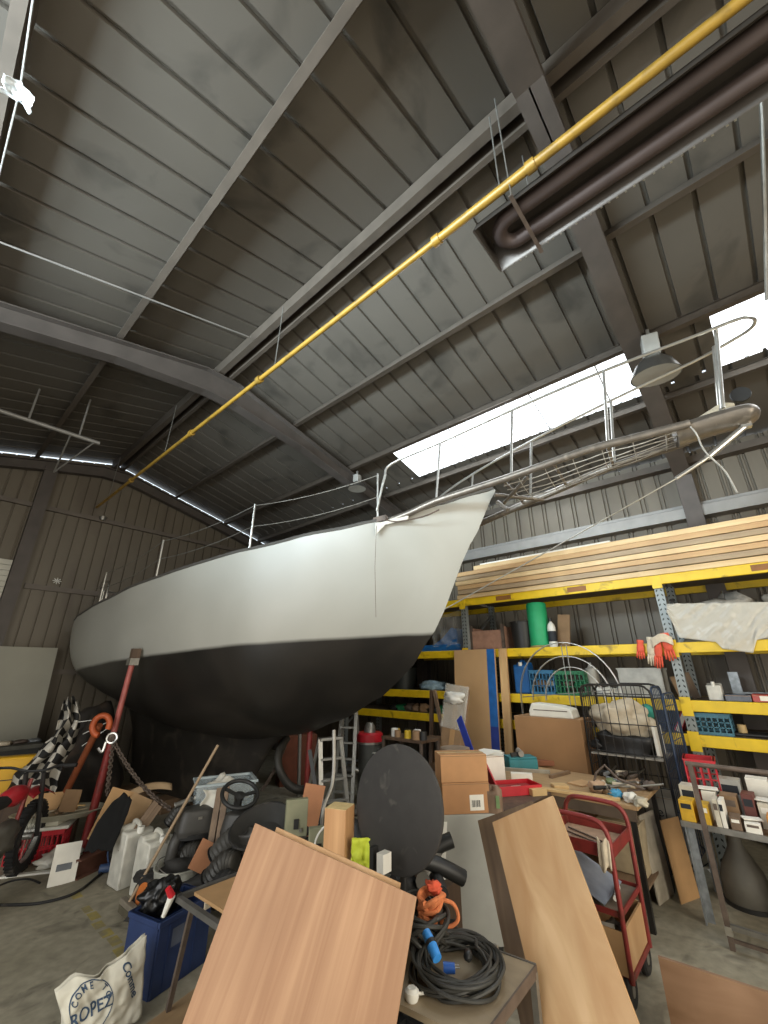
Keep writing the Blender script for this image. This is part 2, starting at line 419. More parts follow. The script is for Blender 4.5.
# high bay lamps
def highbay(loc, lab, s=1.0):
    t = T('high_bay_lamp', lab, 'lamp', loc, rz=.2, group='high bay lamps under the roof')
    P('gear_box', B().box((0, 0, .28*s), (.17*s, .15*s, .20*s)), mat('lamp_grey', '9a9890', .5, .3, .1), t, bev=.01)
    R = Matrix.Rotation(math.radians(0), 3, 'X')
    P('reflector', B().lathe([(.05*s, .18*s), (.10*s, .17*s), (.17*s, .11*s), (.215*s, .03*s), (.23*s, 0), (.222*s, .0), (.165*s, .10*s), (.09*s, .16*s), (.04*s, .165*s)], n=32), mat('lamp_reflector', '6f6c66', .3, .8, .1), t, sm=1)
    P('glass', B().lathe([(.0, .012), (.12*s, .008), (.218*s, .004), (.218*s, .0), (0, .004)], n=32), mat('lamp_glass', 'a9a79e', .15, 0, .05), t, sm=1)
    P('bracket', B().bb((-.015, -.015, .38*s), (.015, .015, .38*s + .08)), steel, t)
    return t
t = highbay(gx(656, 376, 4.45), 'round dome high bay lamp by the roof light above the bowsprit')
t.rotation_euler = (.05, -.12, .2); t.scale = (1.0, 1.0, 1.2)
highbay(gy(357, 489, 4.8), 'small dome high bay lamp on the middle roof frame', .72)
# conduits under the left slope
cd = mat('conduit_grey', '8d8a84', .5, .4, .1)
b = B(); b.tube([(-1.0, 4.05, 5.13), (-.36, 4.05, 5.2), (1.95, 4.05, 5.84)], .009, 8)
S('conduit', b, cd, 'thin pale conduit crossing the left roof slope near the middle frame', 'conduit', sm=1)
t = T('hanging_rail', 'grey hanging tube with two drop struts under the left roof slope', 'rail', (-.4, 7, 5.0))
P('tube', B().cyl((-2.3, 7, 5.06), (1.22, 7, 5.10), .03), cd, t, True, sm=1)
for x, dx in ((.35, 0), (.95, .0), (-1.5, 0)): P('strut', B().cyl((x, 7, 5.08), (x + dx, 7, roofz(x)), .014), cd, t, True, sm=1)
P('brace', B().cyl((1.15, 7, 5.08), (.9, 7.9, 4.78), .012), cd, t, True, sm=1); P('brace', B().cyl((.85, 7, 5.08), (.9, 7.9, 4.78), .012), cd, t, True, sm=1)
# wire with a torn rag of plastic film under the left slope
p0, p1, p2 = gz(36, -20, 5.25), gz(20, 90, 5.25), gz(0, 172, 5.25)
S('stay_wire', B().tube([p0, p1, p2, p2 + (p2 - p1)], .006, 6), cd, 'thin straight wire strung under the left roof slope', 'wire')
def rag(u, v):
    a = u - .5; b_ = v - .5
    return p1 + V((a*.15 + .03*noise.noise(V((u*4, v*4, 1))), b_*.13, -.02 - .06*abs(a) + .03*noise.noise(V((u*5, v*5, 7)))))
S('plastic_rag', B().grid(rag, 14, 12), clear('film_white', 'e4e6e4', .75, .3), 'torn scrap of white plastic caught on the wire at the roof', 'rag', sm='all', solid=.002)
# cable with hook hanging at the right edge
S('hanging_pipe', B().tube([gx(752, -40, 2.6), gx(757, 30, 2.8), gx(762, 120, 3.1), gx(767, 300, 3.9)], .014, 8), steel, 'thin vertical steel pipe at the right edge beyond the heater', 'pipe', sm=1)
# crumpled bird-like hanging light fitting on the end wall
for (x, y), lab in {(103, 517): 'small round alarm bell on the upper cross rail of the end wall', (57, 581): 'little white star-shaped tag on the lower cross rail of the end wall'}.items():
    p = gy(x, y, YE - .1)
    b = B()
    if x > 90: b.lathe([(.02, -.02), (.07, 0), (.05, .07), (0, .08)], p, 14, Matrix.Rotation(PI, 3, 'X')); S('alarm_bell', b, steel, lab, 'bell', sm=1)
    else:
        for k in range(4): b.beam(p + V((math.cos(k*PI/4)*.07, 0, math.sin(k*PI/4)*.06)), p - V((math.cos(k*PI/4)*.07, 0, math.sin(k*PI/4)*.06)), .012, .012)
        S('star_tag', b, white, lab, 'tag')

# ------------------------------------------------------------------ THE BOAT (local x = aft from stem head, y = starboard, z up)
BX, BY = 3.90, 1.82; BA = math.atan2(.99, -.14)
boat = T('sailing_yacht', 'large grey and black sailing yacht hull with bowsprit, propped ashore in the workshop', 'boat', (BX, BY, .2), BA)
m, nt, b_ = _bsdf('hull_paint', .42, 0)
tc = nt.nodes.new('ShaderNodeTexCoord'); sp = nt.nodes.new('ShaderNodeSeparateXYZ'); nt.links.new(tc.outputs['Object'], sp.inputs[0])
mm = nt.nodes.new('ShaderNodeMath'); mm.operation = 'MULTIPLY_ADD'; nt.links.new(sp.outputs[0], mm.inputs[0]); mm.inputs[1].default_value = .060; nt.links.new(sp.outputs[2], mm.inputs[2])
nn = noi(nt, 1.5, (1, 1, 1), 4); ad = nt.nodes.new('ShaderNodeMath'); ad.operation = 'MULTIPLY_ADD'; nt.links.new(nn, ad.inputs[0]); ad.inputs[1].default_value = .03; nt.links.new(mm.outputs[0], ad.inputs[2])
fac = ramp(nt, ad.outputs[0], 2.02, 2.06)
top = mix(nt, ramp(nt, noi(nt, 1.1, (1, 1, 1), 5, .5), .3, .75), hx('a2a198'), hx('acaba2'))
low = mix(nt, ramp(nt, noi(nt, 1.2, (1, 1, 1), 5, .8), .35, .75), hx('1b1916'), hx('2e2a25'))
nt.links.new(mix(nt, fac, low, top), b_.inputs['Base Color'])
hullm = m
def interp(t, x):
    if x <= t[0][0]: return t[0][1]
    for (a, p), (b, q) in zip(t, t[1:]):
        if x <= b: k = (x - a)/(b - a); k = k*k*(3 - 2*k)*.35 + k*.65; return p + (q - p)*k
    return t[-1][1]
SH = [(0, 3.46), (.5, 3.28), (.9, 3.13), (1.6, 3.03), (2.6, 2.90), (4.2, 2.72), (5.6, 2.58), (7.25, 2.40)]
HB = [(0, .02), (.4, .28), (.8, .52), (1.3, .76), (2.0, 1.00), (2.8, 1.20), (3.8, 1.33), (4.8, 1.34), (6.0, 1.22), (6.8, 1.12), (7.25, 1.0)]
BT = [(0, 3.44), (.30, 2.94), (.83, 1.98), (1.16, 1.58), (1.52, 1.32), (2.05, 1.07), (2.69, .88), (3.35, .79), (4.2, .82), (5.2, .95), (6.2, 1.14), (6.8, 1.27), (7.25, 1.36)]
PW = [(0, 1.0), (1.0, 1.0), (2.0, .82), (3.5, .62), (5, .55), (7.2, .55)]
L0 = 7.25; NS = 46; NU = 18
b = B()
xs = [L0*(i/NS)**1.25 for i in range(NS + 1)]
ring = []
for x in xs:
    zs, hb, zb, pw = interp(SH, x), interp(HB, x), interp(BT, x), interp(PW, x)
    row = []
    for j in range(-NU, NU + 1):
        th = abs(j)/NU*PI/2
        sy = math.sin(th)**(pw*1.25 if pw < .9 else 1.0)
        z = zs - (zs - zb)*(math.cos(th)**(.95 if pw > .9 else .80))
        if pw > .9: sy = (abs(j)/NU)**.95; z = zb + (zs - zb)*(abs(j)/NU)**1.0
        k = min(1, max(0, (x - .9)/1.6)); sy2 = (abs(j)/NU)**.95; z2 = zb + (zs - zb)*(abs(j)/NU)
        y2 = sy; zz = z
        if pw <= 1.0:
            yr = math.sin(th)**(pw*1.15); zr = zs - (zs - zb)*(math.cos(th)**.85)
            y2 = sy2*(1 - k) + yr*k; zz = z2*(1 - k) + zr*k
        tum = 1 - .03*(1 if zz > zs - .1 else 0)*k
        row.append(V((x, (1 if j >= 0 else -1)*hb*y2, zz)))
    ring.append(row)
# rounded counter: pull the last rings in
for k, (dx, sc, dz) in enumerate(((.05, .93, .02), (.08, .78, .06), (.095, .45, .1))):
    base = ring[NS]; zc = 1.95
    ring.append([V((L0 + dx, p.y*sc, zc + (p.z - zc)*(1 - (1 - sc)*.55) )) for p in base])
W_ = 2*NU + 1
for row in ring: b.v += row
for i in range(len(ring) - 1):
    for j in range(W_ - 1): b.f.append([i*W_ + j, i*W_ + j + 1, (i+1)*W_ + j + 1, (i+1)*W_ + j])
    b.f.append([i*W_, (i+1)*W_, (i+1)*W_ + W_ - 1, i*W_ + W_ - 1])      # deck
b.f.append([(len(ring)-1)*W_ + j for j in range(W_)])
b.f.append([j for j in range(W_)][::-1])
P('hull', b, hullm, boat, sm=1)
# keel
b = B(); ks = []
for i, (xf, xa, z, tk) in enumerate(((2.75, 6.75, .98, .30), (3.15, 6.55, .72, .22), (3.42, 6.4, .35, .17), (3.62, 6.3, -.04, .16))):
    n = 16
    for j in range(2*n):
        a = 2*PI*j/(2*n); c = (1 + math.cos(a))/2; x = xf + (xa - xf)*(1 - c)
        th = tk*abs(math.sin(a))**.8*(.55 + .45*c)
        ks.append(V((x, th/2*(1 if math.sin(a) >= 0 else -1)*1.6, z)))
b.v = ks
for i in range(3):
    for j in range(32): b.f.append([i*32 + j, i*32 + (j+1) % 32, (i+1)*32 + (j+1) % 32, (i+1)*32 + j])
b.f.append(list(range(96, 128)))
P('keel', b, mat('keel_dark', '2a2621', .55, 0, .35, 3, ('4b443a', .3)), boat, sm=1)
# toe rail on both sides, light coamings on deck
for s in (1, -1):
    pts = [(x, s*(interp(HB, x) - .01), interp(SH, x) + .02) for x in [.02 + i*(L0 - .02)/40 for i in range(41)]]
    P('toe_rail', B().tube(pts, .022, 8), mat('toe_rail_dark', '55524d', .5, .2, .15), boat, sm=1)
b = B()
cab = [(1.9, .35), (2.4, .52), (4.6, .62), (4.9, .58)]
b.prism([(x, -w_) for x, w_ in cab] + [(x, w_) for x, w_ in cab[::-1]], (0, 0, 2.60), (1, 0, 0), (0, 1, 0), (0, 0, .33))
P('cabin_trunk', b, mat('cabin_grey', 'a9a8a2', .5, 0, .1), boat, bev=.03)
b = B(); b.box((2.55, .05, 3.02), (.5, .45, .05)).box((2.55, .05, 3.06), (.44, .39, .03)); P('hatch', b, mat('hatch_maroon', '5c4640', .5, 0, .2), boat, bev=.01)
for s in (1, -1):
    P('cockpit_coaming', B().prism([(5.2, 0), (6.8, 0), (6.8, .10), (5.3, .16)], (0, s*.75, 2.46), (1, 0, 0), (0, 0, 1), (0, s*.05, 0)), white, boat)
# stanchions and lifelines
stan = {1: [], -1: []}
for s in (1, -1):
    for x, h in ((1.13, .60), (2.62, .60), (4.25, .56), (6.02, .53)):
        y = s*(interp(HB, x) - .04); z = interp(SH, x)
        P('stanchion', B().cyl((x, y, z), (x, y, z + h), .012, n=8).cyl((x, y, z), (x, y, z + .05), .02, n=8), bright, boat, sm=1)
        stan[s].append((x, y, z, h))
    for f in (.97, .52):
        pts = []
        q = [(x, y, z + h*f) for x, y, z, h in stan[s]] + [(6.95, s*.9, 2.44 + .5*f)]
        for a, c in zip(q, q[1:]):
            for k in range(6): t_ = k/6; p = V(a).lerp(V(c), t_); p.z -= .05*4*t_*(1 - t_); pts.append(p)
        pts.append(V(q[-1])); P('lifeline', B().tube(pts, .0045, 6), steel, boat, sm=1)
b = B()
b.tube(smooth([(6.3, .98, 2.5), (6.35, .98, 2.98), (7.1, .75, 2.96), (7.22, 0, 2.96), (7.1, -.75, 2.96), (6.35, -.98, 2.98), (6.3, -.98, 2.5)], 5), .013, 8)
for y in (.72, -.72): b.cyl((7.08, y, 2.42), (7.08, y, 2.95), .012, n=8)
P('pushpit', b, bright, boat, sm=1)
b = B(); b.box((7.45, .55, 2.42), (.34, .26, .05)).beam((7.25, .55, 2.38), (7.4, .55, 2.40), .05, .03); P('stern_bracket', b, white, boat)
# bowsprit: two big tubes joined by a round nose, webbing between them
spr = mat('sprit_bronze', '7d756b', .4, .6, .2, 10, ('a59c8e', .15))
def ZP(x): return interp([(-2.2, 3.60), (-1.75, 3.57), (-1.1, 3.53), (-.24, 3.385), (.5, 3.26), (.95, 3.13), (1.4, 3.04)], x)
for s in (1, -1):
    pts = [(x, s*interp([(-2.0, .14), (-1.75, .18), (-.24, .38), (.5, .50), (1.2, .62)], x), ZP(x) + (0 if x < .6 else .0)) for x in (-1.78, -1.4, -1.0, -.6, -.24, .1, .5, .8, 1.2)]
    P('sprit_tube', B().tube(smooth(pts, 4), .037, 12), spr, boat, sm=1)
b = B(); b.tube(smooth([(-1.68, .0, 3.56), (-1.85, .0, 3.585), (-2.05, .0, 3.60), (-2.16, 0, 3.60), (-2.22, 0, 3.58), (-2.25, 0, 3.55)], 4), [.085]*2 + [.085]*12 + [.083, .08, .074, .064, .05, .03, .012], 16)
for p in b.v: p.y *= 1.75
P('sprit_nose', b, spr, boat, sm=1)
for x in (-1.62, -1.15, -.68, -.2):
    y = interp([(-2.0, .14), (-1.75, .18), (-.24, .38), (.5, .50)], x)
    P('cross_tube', B().cyl((x, y, ZP(x)), (x, -y, ZP(x)), .016, n=8), spr, boat, sm=1)
b = B()
for f in (-.75, -.45, -.15, .15, .45, .75):
    pts = []
    for k in range(25):
        x = -1.68 + k*1.5/24; y = interp([(-2.0, .14), (-1.75, .18), (-.24, .38), (.5, .50)], x)
        pts.append((x, f*y, ZP(x) - .03 - .05*(1 - f*f)*math.sin(PI*k/24) + .006*math.sin(k*.9 + f*9)))
    b.tube(pts, .005, 5)
for k in range(6):
    x = -1.6 + k*.25; y = interp([(-2.0, .14), (-1.75, .18), (-.24, .38), (.5, .50)], x)
    b.tube([(x, y*math.cos(PI*j/6), ZP(x) - .07*math.sin(PI*j/6)) for j in range(7)], .004, 5)
P('netting', b, mat('netting_rope', 'a7a298', .8, 0, .2, 30), boat)
# samson braces below the sprit
b = B(); b.cyl((-.02, .10, 3.36), (-.42, -.33, 3.36), .022).cyl((-.02, -.1, 3.3), (-.42, .3, 3.38), .018).cyl((-.02, .03, 3.30), (-.14, .10, 3.16), .022)
P('sprit_brace', b, spr, boat, sm=1)
# pulpit rails
def RZ_(x): return interp([(-2.4, 4.44), (-2.2, 4.42), (-1.26, 4.30), (-.38, 4.14), (.41, 3.96), (.97, 3.81), (1.13, 3.78)], x)
hw = lambda x: interp([(-2.45, .15), (-1.26, .28), (-.38, .37), (.41, .47), (1.1, .60)], x)
rail = [(1.13, .66, 3.24), (1.05, .63, 3.62), (.97, .60, 3.80), (.41, hw(.41), RZ_(.41)), (-.38, hw(-.38), RZ_(-.38)), (-1.26, hw(-1.26), RZ_(-1.26)), (-2.0, hw(-2.0), RZ_(-2.0)), (-2.32, .14, 4.46), (-2.43, .08, 4.47)]
full = rail + [(-2.46, 0, 4.47)] + [(x, -y, z) for x, y, z in rail[::-1]]
P('pulpit_rail', B().tube(smooth(full, 5), .0145, 8), bright, boat, sm=1)
for s in (1, -1):
    for x in (.41, -.38, -1.26):
        P('pulpit_post', B().cyl((x, s*hw(x), RZ_(x)), (x + .1, s*(hw(x) - .02), ZP(x + .1)), .0135, n=8), bright, boat, sm=1)
for s in (1, -1): P('pulpit_post', B().cyl((-2.17, s*.12, 4.44), (-2.04, s*.09, 3.68), .017, n=8), bright, boat, sm=1)
# anchor roller cheek with stone-coloured anchor plate
b = B(); b.prism([(0, 0), (-.42, .19), (-.50, .15), (-.48, 0)], (-1.66, -.12, 3.64), (1, 0, 0), (0, 0, 1), (0, .04, 0))
P('anchor_cheek', b, mat('anchor_buff', 'aca28c', .7, 0, .3, 25), boat, bev=.008)
b = B(); b.lathe([(0, -.015), (.07, -.015), (.075, 0), (.07, .015), (0, .015)], (-2.22, -.10, 3.86), 16, Matrix.Rotation(PI/2, 3, 'X')); P('roller', b, blackp, boat, sm=1)
b = B(); b.cyl((-2.17, 0, 3.52), (-1.85, 0, 3.30), .026).cyl((-1.85, 0, 3.30), (-1.60, 0, 3.17), .017).cyl((-1.60, 0, 3.17), (.80, 0, 2.17), .006, n=6).box((-2.16, 0, 3.52), (.07, .05, .06))
P('bobstay', b, bright, boat, sm=1)
b = B(); b.lathe([(0, -.02), (.03, -.02), (.03, .02), (0, .02)], (.80, 0, 2.17), 10, Matrix.Rotation(PI/2, 3, 'X')); P('chainplate', b, steel, boat)
b = B(); b.tube(smooth([(-1.76, .16, 3.6), (-1.80, .2, 3.46), (-1.82, .2, 3.28), (-1.90, .2, 3.08), (-1.93, .2, 2.88)], 6), .007, 6); P('dangling_line', b, mat('rope_pale', 'aaa69c', .8), boat)
# fairlead and rag lashed at the starboard bow
b = B(); b.box((1.08, .66, 3.13), (.16, .05, .06)); b.tube(smooth([(1.02, .67, 3.12), (.9, .62, 3.08), (.62, .55, 3.10), (.45, .5, 3.16)], 5), .008, 6); P('fairlead', b, rustst, boat)
def rg(u, v): return (1.12 - u*.34, .70 - u*.13 + .01*noise.noise(V((u*6, v*5, 0))), 3.08 - v*(.04 + .10*max(0, 1 - u*3.2)) + .008*noise.noise(V((u*9, v*3, 3))) + u*.06)
P('rag', B().grid(rg, 16, 6), mat('rag_white', 'cfcabd', .9, 0, .15), boat, sm='all', solid=.004)
P('cord', B().tube([(1.1, .705, 3.05), (1.12, .70, 2.6), (1.13, .66, 2.1)], .0022, 5), rustst, boat)
# keel blocks
for i, x in enumerate((3.9, 5.0, 6.0)):
    q = V((BX + math.cos(BA)*x, BY + math.sin(BA)*x, 0))
    S('keel_block', B().box((0, 0, .078), (.30, .62, .155)), oldw, ['timber block under the forward end of the keel', 'timber block under the middle of the keel', 'timber block under the after end of the keel'][i], 'block', 'keel blocks', loc=q, rz=BA, bev=.01)

# ------------------------------------------------------------------ builders for goods
DARK = mat('shade_gap_black', '171614', .8)
def boxlocal(w, d, h): return B().bb((-w/2, -d/2, 0), (w/2, d/2, h))
def carton(label, loc, rz, w, d, h, m=card, tape=True, group=None, tag=None, rot=None, name='cardboard_box'):
    t = T(name, label, 'box', loc, rz, group, rot)
    P('box_body', boxlocal(w, d, h), m, t, bev=.004)
    if tape: P('tape', B().bb((-w/2, -.025, h), (w/2, .025, h + .0015)).bb((w/2, -.025, h*.72), (w/2 + .0015, .025, h + .001)), mat('parcel_tape', 'c4a877', .3), t)
    P('lid_seam', B().bb((-w/2, -d/2 - .001, h - .012), (w/2, -d/2, h - .008)), cardd, t)
    if tag:
        x, z, tw, th = tag
        l = P('paper_label', B().bb((x - tw/2, -d/2 - .002, z - th/2), (x + tw/2, -d/2 - .0005, z + th/2)), paper, t)
        r = random.Random(3); b = B(); xx = x - tw*.36
        while xx < x + tw*.2:
            ww = r.choice((.002, .004, .006)); b.bb((xx, -d/2 - .003, z - th*.28), (xx + ww, -d/2 - .002, z + th*.15)); xx += ww + .004
        P('bar_code', b, inkblk, l)
    return t
def crate(label, loc, rz, w, d, h, m, group=None, name='plastic_crate', rows=3, rot=None):
    t = T(name, label, 'crate', loc, rz, group, rot); b = B(); k = .012
    b.bb((-w/2, -d/2, 0), (w/2, d/2, .012))
    for s in (-1, 1):
        for z0, z1 in ((0, .03), (h - .045, h)):
            b.bb((-w/2, s*d/2 - k/2, z0), (w/2, s*d/2 + k/2, z1)); b.bb((s*w/2 - k/2, -d/2, z0), (s*w/2 + k/2, d/2, z1))
        n = max(3, int(w/.045))
        for i in range(n + 1): x = -w/2 + w*i/n; b.bb((x - .006, s*d/2 - .004, .02), (x + .006, s*d/2 + .004, h - .03))
        n2 = max(3, int(d/.045))
        for i in range(n2 + 1): y = -d/2 + d*i/n2; b.bb((s*w/2 - .004, y - .006, .02), (s*w/2 + .004, y + .006, h - .03))
        for i in range(1, rows): z = .02 + (h - .06)*i/rows; b.bb((-w/2, s*d/2 - .004, z), (w/2, s*d/2 + .004, z + .01)); b.bb((s*w/2 - .004, -d/2, z), (s*w/2 + .004, d/2, z + .01))
    P('crate_body', b, m, t)
    b = B()
    for s in (-1, 1): b.bb((-w/2 - .01, s*d/2 - .012, h - .012), (w/2 + .01, s*d/2 + .012, h)).bb((s*w/2 - .012, -d/2, h - .012), (s*w/2 + .012, d/2, h))
    P('rim', b, m, t)
    return t
def jerrycan(label, loc, rz, w, d, h, m, group=None, rot=None):
    t = T('jerrycan', label, 'canister', loc, rz, group, rot)
    b = B(); hh = h*.86
    b.prism([(-d/2, 0), (d/2, 0), (d/2, hh*.96), (d*.36, h*.93), (d*.12, h*.93), (d*.04, hh), (-d/2 + .02, hh), (-d/2, hh*.95)], (-w/2, 0, 0), (0, 1, 0), (0, 0, 1), (w, 0, 0))
    P('canister_body', b, m, t, bev=.02, sm=1)
    P('handle', B().tube(smooth([(0, -d*.30, hh - .03), (0, -d*.28, h*.93), (0, -d*.1, h*.97), (0, d*.2, h*.96), (0, d*.30, hh - .03)], 4), w*.075, 8), m, t, sm=1)
    P('cap', B().cyl((0, -d*.42, hh - .02), (0, -d*.42, hh + .03), w*.13, n=14), white if m != white else mat('cap_grey', 'b9b7ad'), t, sm=1)
    return t
def board(label, p0, p1, p3, th, m, name='plywood_sheet', cat='board', group=None, **k):
    """rectangular board: bottom-left p0, bottom-right p1, top-left p3 (world points)"""
    p0, p1, p3 = V(p0), V(p1), V(p3); x = (p1 - p0); n = x.cross(p3 - p0).normalized()
    b = B().prism([(0, 0), (1, 0), (1, 1), (0, 1)], p0 - n*th, x, p3 - p0, n*th)
    # origin at bottom-left with axes along the board so that the grain follows it
    X = x.normalized(); Y = (p3 - p0); Y = (Y - X*Y.dot(X)).normalized(); M = Matrix((X, -n, Y)).transposed()
    b.v = [M.transposed() @ (q - p0) for q in b.v]
    o = link(name, b, m, **k); o.location = p0; o.rotation_euler = M.to_euler()
    return tagit(o, label, cat, group)
def lerp(a, b, k): return V(a)*(1 - k) + V(b)*k
def coil(c, R, r, turns, seed, flat=.06, n=26, ecc=.12):
    rr = random.Random(seed); pts = []
    for i in range(int(turns*n)):
        a = 2*PI*i/n; k = i/n
        q = R*(1 + ecc*math.sin(a*.97 + k) - .07*(k % 3) + rr.uniform(-.012, .012))
        pts.append((c[0] + q*math.cos(a), c[1] + q*math.sin(a)*.92, c[2] + r + flat*abs(math.sin(k*1.3 + a*.5)) ))
    return smooth(pts, 2)
RRX = -PI/2          # rack goods face the room (-X)

# ------------------------------------------------------------------ PALLET RACK
FX, BXK = 5.80, 6.80
LV = [1.12, 1.45, 2.04, 2.81]
YU = [.79, 3.46, 6.13, -1.90]
m, nt, b_ = _bsdf('upright_perforated', .5, .3)
tc = nt.nodes.new('ShaderNodeTexCoord'); sp = nt.nodes.new('ShaderNodeSeparateXYZ'); nt.links.new(tc.outputs['Object'], sp.inputs[0])
def mth(op, a, b=None):
    n = nt.nodes.new('ShaderNodeMath'); n.operation = op
    for i, v in enumerate((a, b)):
        if v is None: continue
        if isinstance(v, (int, float)): n.inputs[i].default_value = v
        else: nt.links.new(v, n.inputs[i])
    return n.outputs[0]
ay = mth('ABSOLUTE', sp.outputs[1]); zz = mth('FRACT', mth('DIVIDE', mth('ADD', sp.outputs[2], mth('MULTIPLY', ay, .8)), .055))
hol = mth('MULTIPLY', mth('LESS_THAN', zz, .38), mth('MULTIPLY', mth('GREATER_THAN', ay, .014), mth('LESS_THAN', ay, .033)))
nt.links.new(mix(nt, hol, hx('868b88'), hx('22241f')), b_.inputs['Base Color']); upm = m; upy = yel
rack = T('pallet_rack', 'blue grey pallet rack with yellow beams along the right wall', 'rack', (FX, .8, 0))
for y in YU:
    for x in (FX + .04, BXK - .04):
        o = P('upright', B().bb((-.035, -.045, 0), (.035, .045, 2.86)), upm, rack); o.location = (x - FX, y - .8, 0)
        P('foot_plate', B().bb((-.06, -.06, 0), (.06, .06, .008)), steel, o)
    for k in range(4): z = .25 + k*.62; P('brace', B().beam((FX + .04, y, z), (BXK - .04, y, z + (.6 if k % 2 else .02)), .03, .03), galv, rack, True)
bays = [(YU[3], YU[0]), (YU[0], YU[1]), (YU[1], YU[2])]
for y0, y1 in bays:
    for z in LV:
        for x in (FX + .0, BXK):
            o = P('beam', B().bb((x - .022, y0 + .045, z - .055), (x + .022, y1 - .045, z + .055)), yel, rack, True, bev=.006)
        if x:
            P('beam_connector', B().bb((FX - .030, y1 - .05, z - .10), (FX - .022, y1 + .05, z + (.05 if z > 2.5 else .085))), upy, rack)
            kid(rack)[-1].location = (-FX, -.8, 0)
        P('shelf_deck', B().bb((FX + .03, y0 + .06, z + .03), (BXK - .03, y1 - .06, z + .055)), mat('deck_board', '6f6252', .85), rack, True)
for y in (-.2, 1.7, 2.75): P('beam_sticker', B().bb((FX - .0245, y - .12, LV[3] - .03), (FX - .0225, y + .12, LV[3] + .035)), mat('sticker_brown', '8a5a28', .6), rack, True)
def lev(i): return LV[i] + .056
def rk(x0, x1, yt, X, i):
    ym = (LV[i] - 1.8)*-70 + 650
    a, c = gx(x0, ym, X), gx(x1, ym, X); z = lev(i)
    return (X, (a.y + c.y)/2, z), abs(a.y - c.y), gx((x0 + x1)/2, yt, X).z - z
# timber stacked on top
r = random.Random(5); tones = [pine, wood('pine_pale', 'd6b583', 'e6cd9e', (.8, .05, 1), 26), wood('pine_tan', 'bd9566', 'cfae7c', (.8, .05, 1), 26), wood('pine_grey', '9c8668', 'b39d7c', (.8, .05, 1), 26)]
zt = LV[3] + .056; n = 0
for L in range(7):
    hgt = .072; y1 = 3.60 - r.uniform(0, .10) - (.3 if L > 5 else 0)
    for c in range(2):
        x0 = FX - .04 + r.uniform(-.012, .012) + c*.36
        S('timber_plank', B().bb((x0, -1.85 + r.uniform(0, .1), zt), (x0 + .34, y1 - c*.05, zt + hgt - .008)), tones[1 + (L*2 + c) % 3],
          ['bottom', 'second', 'third', 'fourth', 'fifth', 'sixth', 'topmost'][L] + ' long pine plank of the ' + ('front' if c == 0 else 'rear') + ' row stacked on top of the rack', 'plank', 'timber planks on the rack top', bev=.004)
    if L < 6:
        for k, y in enumerate((-1.6, .9, 3.1)):
            S('spacer_batten', B().bb((FX - .03, y, zt + hgt - .008), (FX + .66, y + .04, zt + hgt)), oldw, 'short brown spacer batten under the ' + ['second', 'third', 'fourth', 'fifth', 'sixth', 'topmost'][L] + ' plank layer, ' + ['right end', 'beside the near rack upright', 'left end'][k], 'batten', 'spacer battens between the planks')
    zt += hgt
for k in range(3):
    S('thin_lath', B().bb((FX + .0 + k*.1, 1.2, zt), (FX + .05 + k*.1, 3.1 + k*.1, zt + .02)), tones[3] if k else white, ['pale thin lath lying at the front on top of the plank stack', 'brown thin lath behind the pale one on the plank stack', 'rearmost thin lath on top of the plank stack'][k], 'lath', 'laths on the plank stack')
# level 2 goods (above the second-highest beam), bay with green roll
lc, W_, H_ = rk(477, 508, 628, 6.1, 2)
t = T('wooden_tray', 'pinkish brown wooden tray box on the rack left of the dark bucket', 'box', lc, RRX)
b = B(); w2, d2, h2 = W_/2, .18, H_
b.bb((-w2, -d2, 0), (w2, d2, .012))
for s in (-1, 1): b.bb((-w2, s*d2 - .008, 0), (w2, s*d2 + .008, h2*.85)); b.bb((s*w2 - .012, -d2, 0), (s*w2 + .012, d2, h2))
P('tray_body', b, mat('pinkish_wood', 'a07a66', .7, 0, .2, 12), t)
for s in (-1, 1): P('corner_post', B().bb((s*w2 - .02, -d2 - .02, 0), (s*w2 + .02, -d2 + .02, h2*1.1)), rustst, t)
def bucket(label, loc, r0, r1, h, m, rim=None, name='bucket', bail=True, up=True, rz=0):
    t = T(name, label, 'bucket', loc, rz)
    P('bucket_body', B().lathe([(0, .0), (r0, 0), (r1, h), (r1 - .005, h), (r0 - .006, .008), (0, .008)], n=28), m, t, sm=1)
    P('rim', B().lathe([(r1, h - .012), (r1 + .007, h - .006), (r1 + .007, h + .003), (r1 - .006, h + .003)], n=28), rim or m, t, sm=1)
    if bail:
        k = 1 if up else .25
        P('bail_handle', B().tube([((r1 + .006)*math.cos(a), (0 if up else r1*.9*math.sin(a)*1), h - .02 + k*math.sin(a)*r1*1.15) for a in [PI*j/14 for j in range(15)]], .0035, 6), steel, t, sm=1)
    return t
lc, W_, H_ = rk(512, 533, 622, 6.05, 2)
bucket('dark bucket with a raised wire handle on the rack beside the green roll', lc, W_*.42, W_*.5, H_, blackp)
lc, W_, H_ = rk(530, 549, 603, 6.05, 2)
t = T('green_foam_roll', 'upright bright green roll standing on the rack shelf', 'roll', lc)
P('roll_body', B().lathe([(0, 0), (W_*.47, 0), (W_*.5, .02), (W_*.5, H_ - .02), (W_*.46, H_), (W_*.12, H_), (W_*.12, H_ - .02), (0, H_ - .02)], n=26), mat('green_roll', '27a46a', .55, 0, .08), t, sm=1)
P('roll_end', B().lathe([(0, -.0), (W_*.52, 0), (W_*.52, .03), (W_*.5, .034)], n=26), mat('straw_base', 'a39258', .8), t, sm=1)
